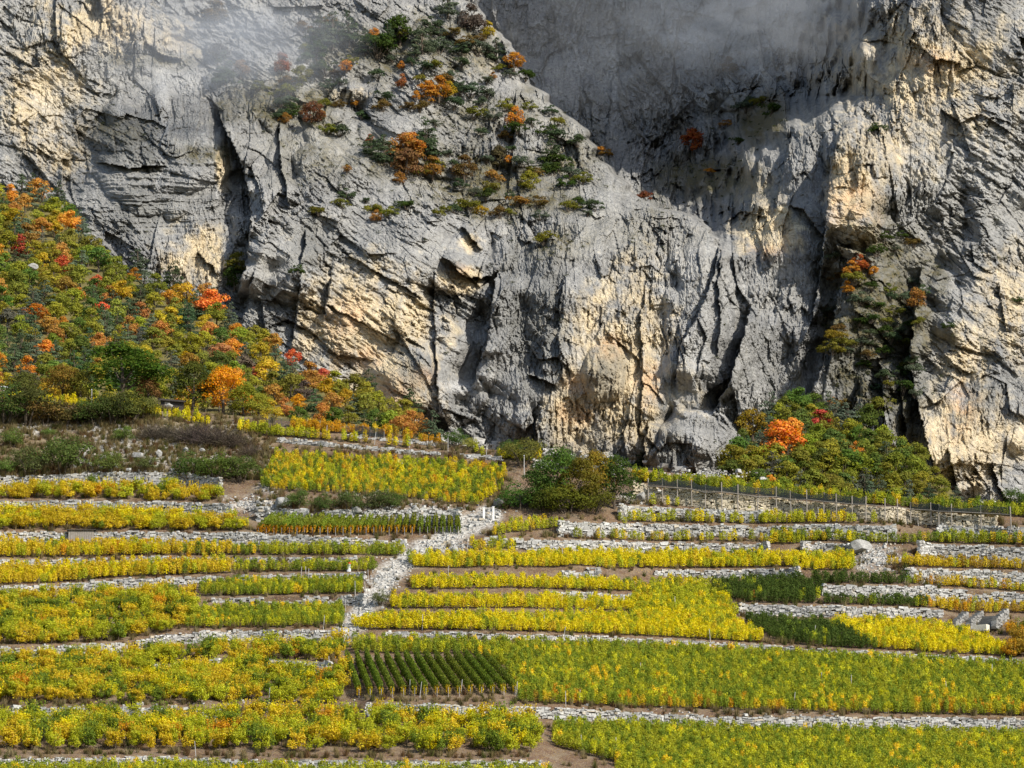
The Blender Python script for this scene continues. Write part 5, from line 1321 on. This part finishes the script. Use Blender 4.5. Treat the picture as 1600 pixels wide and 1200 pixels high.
# dry grass and weeds
TUFT = bpy.data.collections.new('grass_tuft_shapes')
for k in range(4):
    rg = np.random.default_rng(600 + k); n = 46
    a = rg.uniform(0, 6.28, n); r = rg.uniform(0, .16, n); L_ = rg.uniform(.25, .6, n); lean = rg.uniform(.1, .6, n)
    b0 = np.stack([r * np.cos(a), r * np.sin(a), np.full(n, -.03)], 1); tip = b0 + np.stack([lean * L_ * np.cos(a), lean * L_ * np.sin(a), L_], 1)
    w_ = np.stack([-np.sin(a), np.cos(a), 0 * a], 1) * .022
    V = np.stack([b0 - w_, b0 + w_, tip + w_ * .3, tip - w_ * .3], 1).reshape(-1, 3)
    o = bpy.data.objects.new(f'tuft_shape_{k}', mesh_np('tuft', V, np.arange(n * 4).reshape(-1, 4), {'leafvar': ('FACE', rg.random(n))}, M_LEAF_I)); TUFT.objects.link(o)
NGT = gn_group('plant_tufts', TUFT)
gu = []; gv = []
for _ in range(2600): gu.append(rr.uniform(-60, 430)); gv.append(rr.uniform(640, 750))
for lab, mk, pts in WALLS:
    pts = np.array(pts, float); n_ = int((pts[-1, 0] - pts[0, 0]) / 7)
    q = rr.uniform(pts[0, 0], pts[-1, 0], n_); gu += list(q); gv += list(np.interp(q, pts[:, 0], pts[:, 1]) - rr.uniform(1, 5, n_))
for _ in range(900):
    gu.append(rr.uniform(400, 800)); gv.append(rr.uniform(700, 800))
for _ in range(300): gu.append(rr.uniform(1380, 1560)); gv.append(rr.uniform(800, 820))
for _ in range(2500): gu.append(rr.uniform(-60, 1660)); gv.append(rr.uniform(820, 1200))
gu = np.array(gu); gv = np.array(gv)
ok = (gv > crest(gu) + 2) & (path_dist(gu, gv, PATH) > 12)
gu, gv = gu[ok], gv[ok]
tc = np.array([(.24, .18, .085), (.17, .13, .06), (.3, .24, .13), (.12, .12, .035), (.16, .09, .045)])[rr.choice(5, len(gu), p=[.3, .25, .15, .15, .15])]
scatter('dry_grass', hill_point(gu, gv), 'row', tc, np.repeat(rr.uniform(.7, 1.7, (len(gu), 1)), 3, 1), 'dry grass and weeds on terrace edges and the scrub slope', 'grass', NGT, 4)

# ------------------------------------------------------------------ the net fence
e = link('net_fence', None, loc=hill_point(1290, 792), label='wooden post fence with sagging dark netting in front of the cream wall', category='fence')
org = np.array(e.location)
FW = np.array([p for l_, m_, pp_ in WALLS if 'cream' in l_ for p in pp_], float)
pu = [1013, 1035, 1058, 1081, 1102, 1128, 1153, 1184, 1213, 1236, 1261, 1287, 1307, 1332, 1353, 1383, 1403, 1423, 1455, 1467, 1487, 1533, 1580]
fp = []
for k, u in enumerate(pu):
    vf_ = float(np.interp(u, FW[:, 0], FW[:, 2])) + 1; vt_ = float(np.interp(u, FW[:, 0], FW[:, 1]))
    d = float(hill_depth(u, vf_)) - .9; b_ = px2w(u, vf_ + 2, d); hh = (vf_ - vt_ + 15 + rr.normal(0, 2)) * d / FPX
    v, f = tube([(0, 0, -.2), (rr.normal(0, .05), rr.normal(0, .04), hh)], [.08, .07], 6)
    link('post', mesh_np('post', v, f, None, M_WOOD), parent=e, loc=b_ - org)
    fp.append((b_, hh))
M_NET = NT('dark_net'); M_NET.principled((.035, .045, .045), .8); M_NET = M_NET.m
for k in range(len(fp) - 1):
    (a, ha), (b, hb) = fp[k], fp[k + 1]
    ra = a + [0, -.09, ha * .62]; rb = b + [0, -.09, hb * .62]
    v, f = tube([ra - org, rb - org], [.04, .04], 5); link('rail', mesh_np('rail', v, f, None, M_WOOD), parent=e)
    if pu[k] in (1353, 1383, 1403) : continue
    # a net panel of crossing cords, sagging between the posts
    t0 = a + [0, -.02, ha * (.98 if k % 5 else .8)]; t1 = b + [0, -.02, hb * (.98 if (k + 1) % 5 else .8)]; lo0 = a + [0, -.02, ha * .6]; lo1 = b + [0, -.02, hb * .6]
    parts = []
    sag = rr.uniform(.05, .35)
    nx_, nz_ = 20, 9
    def pt(s, r): return (t0 * (1 - s) + t1 * s) * (1 - r) + (lo0 * (1 - s) + lo1 * s) * r - np.array([0, 0, sag * 4 * s * (1 - s) * (1 - r)]) - org
    for i in range(nx_ + 1):
        parts.append(tube([pt(i / nx_, r) for r in np.linspace(0, 1, 4)], [.022] * 4, 4))
    for j in range(nz_ + 1):
        parts.append(tube([pt(s, j / nz_) for s in np.linspace(0, 1, 6)], [.022] * 6, 4))
    link('net', mesh_np('net', *join(parts), None, M_NET), parent=e)
# two short net screens beside the orange vine row
for lab, ua, ub, dv, hh in (('dark net screen at the upper left of the slanting hedge', 420, 500, 0, 1.1), ('small dark net screen above the white wall by the orange vines', 556, 600, 2, 1.3)):
    e = link('net_screen', None, loc=hill_point(ua, crest(ua) + 10 + dv), label=lab, category='fence', group='net screens by the orange vines'); org = np.array(e.location)
    us = np.linspace(ua, ub, 5)
    base_ = hill_point(us, crest(us) + 10 + dv)
    for p in base_:
        link('post', P17, parent=e, loc=p - org, scale=(1, 1, hh / 1.6))
    for k in range(4):
        parts = []
        for i in range(13):
            s = i / 12; p = base_[k] * (1 - s) + base_[k + 1] * s - org
            parts.append(tube([p + [0, -.05, .15], p + [0, -.05, hh]], [.017, .017], 4))
        for j in range(8):
            z = .15 + (hh - .15) * j / 7; parts.append(tube([base_[k] - org + [0, -.05, z], base_[k + 1] - org + [0, -.05, z]], [.017, .017], 4))
        link('net', mesh_np('net', *join(parts), None, M_NET), parent=e)

# ------------------------------------------------------------------ small built things
def boxmesh(name, size, mat, off=(0, 0, 0), jit=0.0):
    v = CUBE_V * np.array(size) + np.array(off)
    if jit: v = v + rr.uniform(-jit, jit, v.shape)
    return mesh_np(name, v, CUBE_F, None, mat)
# plank shed against the long wall
p = hill_point(128, 849); d_ = p[1]
e = link('plank_shed', None, loc=p + [0, -1.0, 0], label='small grey plank shed with a flat roof against the long wall', category='shed')
for k in range(11):
    link('plank', boxmesh('plank', (.26, .04, 1.55 + rr.normal(0, .02)), M_WOOD, (0, 0, .75)), parent=e, loc=(-1.5 + k * .29, rr.normal(0, .012), 0))
for s_ in (-1.64, 1.56): link('side_wall', boxmesh('side_wall', (.06, 1.2, 1.5), M_WOOD, (0, .6, .72)), parent=e, loc=(s_, .04, 0))
link('roof', boxmesh('roof', (3.7, 1.5, .09), M_DARKWOOD, (0, .55, 1.6), .02), parent=e)
# hut behind the hedge
p = hill_point(268, 641)
e = link('dark_hut', None, loc=p + [0, 1.5, 0], label='low dark-roofed hut half hidden between the large trees', category='hut')
link('wall', boxmesh('wall', (3.0, 2.2, 1.5), M_DARKWOOD, (0, 0, .7)), parent=e)
rv4 = np.array([[-1.8, -1.5, 1.4], [1.8, -1.5, 1.1], [1.8, 1.5, 1.7], [-1.8, 1.5, 2.0], [-1.8, -1.5, 1.5], [1.8, -1.5, 1.2], [1.8, 1.5, 1.8], [-1.8, 1.5, 2.1]])
link('roof', mesh_np('roof', rv4, CUBE_F, None, M_DARKWOOD), parent=e)
link('door', boxmesh('door', (.7, .05, 1.2), M_WOOD, (-.6, -1.13, .62)), parent=e)
# guard rail at the left edge
p = hill_point(-8, 612)
e = link('guard_rail', None, loc=p, label='pale metal guard rail at the left edge above the vines', category='guard rail')
v, f = tube([(-5, 0, .9), (-1, 0, .85), (2.2, .1, .55)], [.1, .1, .1], 6); link('rail', mesh_np('rail', v, f, None, M_METAL), parent=e)
for x in (-4, -1.5, 1.2): link('post', P17, parent=e, loc=(x, .1, 0), scale=(1.3, 1.3, .5))
# poles
for (u, v0, px, lab) in [(143, 640, 32, 'thin grey pole above the dark hedge'), (819, 745, 34, 'thin grey pole beside the tall olive bush')]:
    p = hill_point(u, v0); h = px * p[1] / FPX
    v, f = tube([(0, 0, -.2), (0, 0, h * .5), (0, 0, h)], [.07, .06, .05], 6); e = link('thin_pole', None, loc=p, label=lab, category='pole')
    link('shaft', mesh_np('shaft', v, f, None, M_STAKE), parent=e); link('cap', boxmesh('cap', (.16, .16, .08), M_METAL, (0, 0, h)), parent=e)
# grey marker with a red top on the small green plot
p = hill_point(545, 893)
e = link('red_topped_marker', None, loc=p, label='pale grey tapered marker with a red top beside the green rows', category='marker')
v, f = tube([(0, 0, -.05), (0, 0, .5), (.06, 0, .95)], [.3, .24, .17], 10); link('body', mesh_np('body', v, f, None, M_METAL), parent=e)
v, f = tube([(.06, 0, .951), (.07, 0, 1.1), (.07, 0, 1.17)], [.2, .17, .08], 10); link('cap', mesh_np('cap', v, f, None, M_RED), parent=e)
# white gate posts at the head of the path
for (u, v0, px, lab) in [(756, 811, 19, 'white gate post at the head of the stone path, the left one'), (771, 813, 22, 'white gate post at the head of the stone path, next to the big bushes')]:
    p = hill_point(u, v0); h = px * p[1] / FPX
    e = link('gate_post', None, loc=p, label=lab, category='post', group='white gate posts')
    link('shaft', boxmesh('shaft', (.24, .24, h), M_WHITEPOST, (0, 0, h / 2 - .1), .01), parent=e); link('cap', boxmesh('cap', (.32, .32, .08), M_WHITEPOST, (0, 0, h - .06)), parent=e)
# stone steps and their side walls near the right edge
p = hill_point(1532, 986)
e = link('stone_steps', None, loc=p, label='short flight of stone steps between dark flank walls near the right edge', category='steps', scale=1.25, rotz=-.6)
for k in range(7):
    link('step', boxmesh('step', (2.0, .42, .26), M_BOULDER, (0, .3 + k * .36, .1 + k * .24), .03), parent=e)
me_s = lambda sx: boxes(np.array([(sx, .2 + i * .42, .25 + j * .26 + i * .22) for i in range(6) for j in range(4)]), np.array([(.55, .45, .27)] * 24), np.full(24, 0.0), rr, .14)
for sx in (-3.0, -1.3, 1.5):
    v, f = me_s(sx); link('side_wall', mesh_np('side_wall', v, f, {'stonevar': ('FACE', rr.random(len(f)) * .6)}, M_BOULDER), parent=e)
link('block', boxmesh('block', (1.5, .6, .6), M_CONC, (.4, -.6, .2), .02), parent=e)
# vine stakes
stk = []
for (u, v0) in [(482, 908), (478, 905), (540, 955), (505, 985), (530, 1000), (533, 1018), (516, 1048), (640, 1086), (656, 1090), (720, 1084), (807, 1090), (1272, 1002), (1110, 1003), (1285, 1076), (884, 1104), (905, 1100), (1240, 1108), (930, 1168), (910, 1172), (963, 1176), (306, 1182), (420, 1100), (880, 880), (1055, 955), (860, 870), (730, 860), (1365, 945), (1454, 925), (1386, 850), (1435, 822), (1280, 815), (850, 985), (660, 985), (576, 915), (572, 930), (470, 905), (555, 930), (617, 900), (700, 905), (180, 925), (260, 1025), (150, 960), (880, 1000), (1330, 1078), (1000, 1060), (1480, 1090), (1550, 1060), (1420, 1040), (640, 700), (585, 695), (700, 705), (760, 715), (510, 683)]:
    p = hill_point(u, v0); o = link('vine_stake', P17, loc=p, rotz=rr.uniform(0, 6), scale=(.9, .9, rr.uniform(.85, 1.15)), category='stake', group='grey stakes among the vines')
    o.rotation_euler = (rr.normal(0, .06), rr.normal(0, .08), 0)
    stk.append((o, u, v0))
regs = [(lambda u, v: v < 760, 'thin grey stake beside the slanting upper hedge'), (lambda u, v: 560 < u < 820 and 1040 < v < 1095, 'thin grey stake at the end of the trained rows'), (lambda u, v: u < 545 and v > 1015, 'thin grey stake among the bushy golden vines'), (lambda u, v: u < 640, 'thin grey stake beside the small green plots and path'), (lambda u, v: v > 1120, 'thin grey stake at the edge of the lower right field'), (lambda u, v: v > 997 and u > 800, 'thin grey stake in the wide olive-green field'), (lambda u, v: u < 1120, 'thin grey stake among the bright yellow terraces'), (lambda u, v: True, 'thin grey stake among the terraces below the net fence')]
for o, u, v0 in stk:
    o['label'] = next(l_ for t_, l_ in regs if t_(u, v0))

# ------------------------------------------------------------------ mist drifting across the upper face
def mist(name, u, v, d, ru, rv, rd, dens, seed, lab):
    c = px2w(u, v, d); import bmesh
    bm = bmesh.new(); bmesh.ops.create_icosphere(bm, subdivisions=3, radius=1.0)
    me = bpy.data.meshes.new(name); bm.to_mesh(me); bm.free()
    t = NT('mist_' + str(seed))
    tc = t.n('TexCoord'); 
    ln = t.n('VectorMath', operation='LENGTH'); t.l(tc.outputs['Object'], ln.inputs[0])
    fall = t.rmap(ln.outputs['Value'], .1, .98, 1, 0)
    n_ = t.noise(1.6, 4, .6, tc.outputs['Object'], .6)
    # noise offset per cloud
    mp = t.n('Mapping'); mp.inputs['Location'].default_value = (seed * 3.7, seed * 1.9, seed); t.l(tc.outputs['Object'], mp.inputs['Vector'])
    n_ = t.noise(1.9, 7, .66, mp.outputs[0], 1.2)
    den = t.math('MULTIPLY', t.math('MULTIPLY', t.rmap(n_, .4, .72, 0, 1), fall), dens)
    pv = t.n('VolumePrincipled'); pv.inputs['Color'].default_value = (.86, .9, .96, 1); pv.inputs['Anisotropy'].default_value = .3
    t.l(den, pv.inputs['Density']); t.l(pv.outputs[0], t.out.inputs['Volume'])
    me.materials.append(t.m)
    s = d / FPX
    return link('mist', me, loc=c, scale=(ru * s, rd, rv * s), label=lab, category='mist', kind='stuff')
mist('mist', 345, 60, 940, 260, 130, 24, .11, 1, 'thin mist drifting across the upper left ledges')
mist('mist', 960, 20, 1000, 330, 190, 24, .022, 2, 'mist filling the valley behind the ridge')
mist('mist', 1180, 20, 962, 230, 120, 20, .075, 3, 'bank of mist in front of the upper right face')
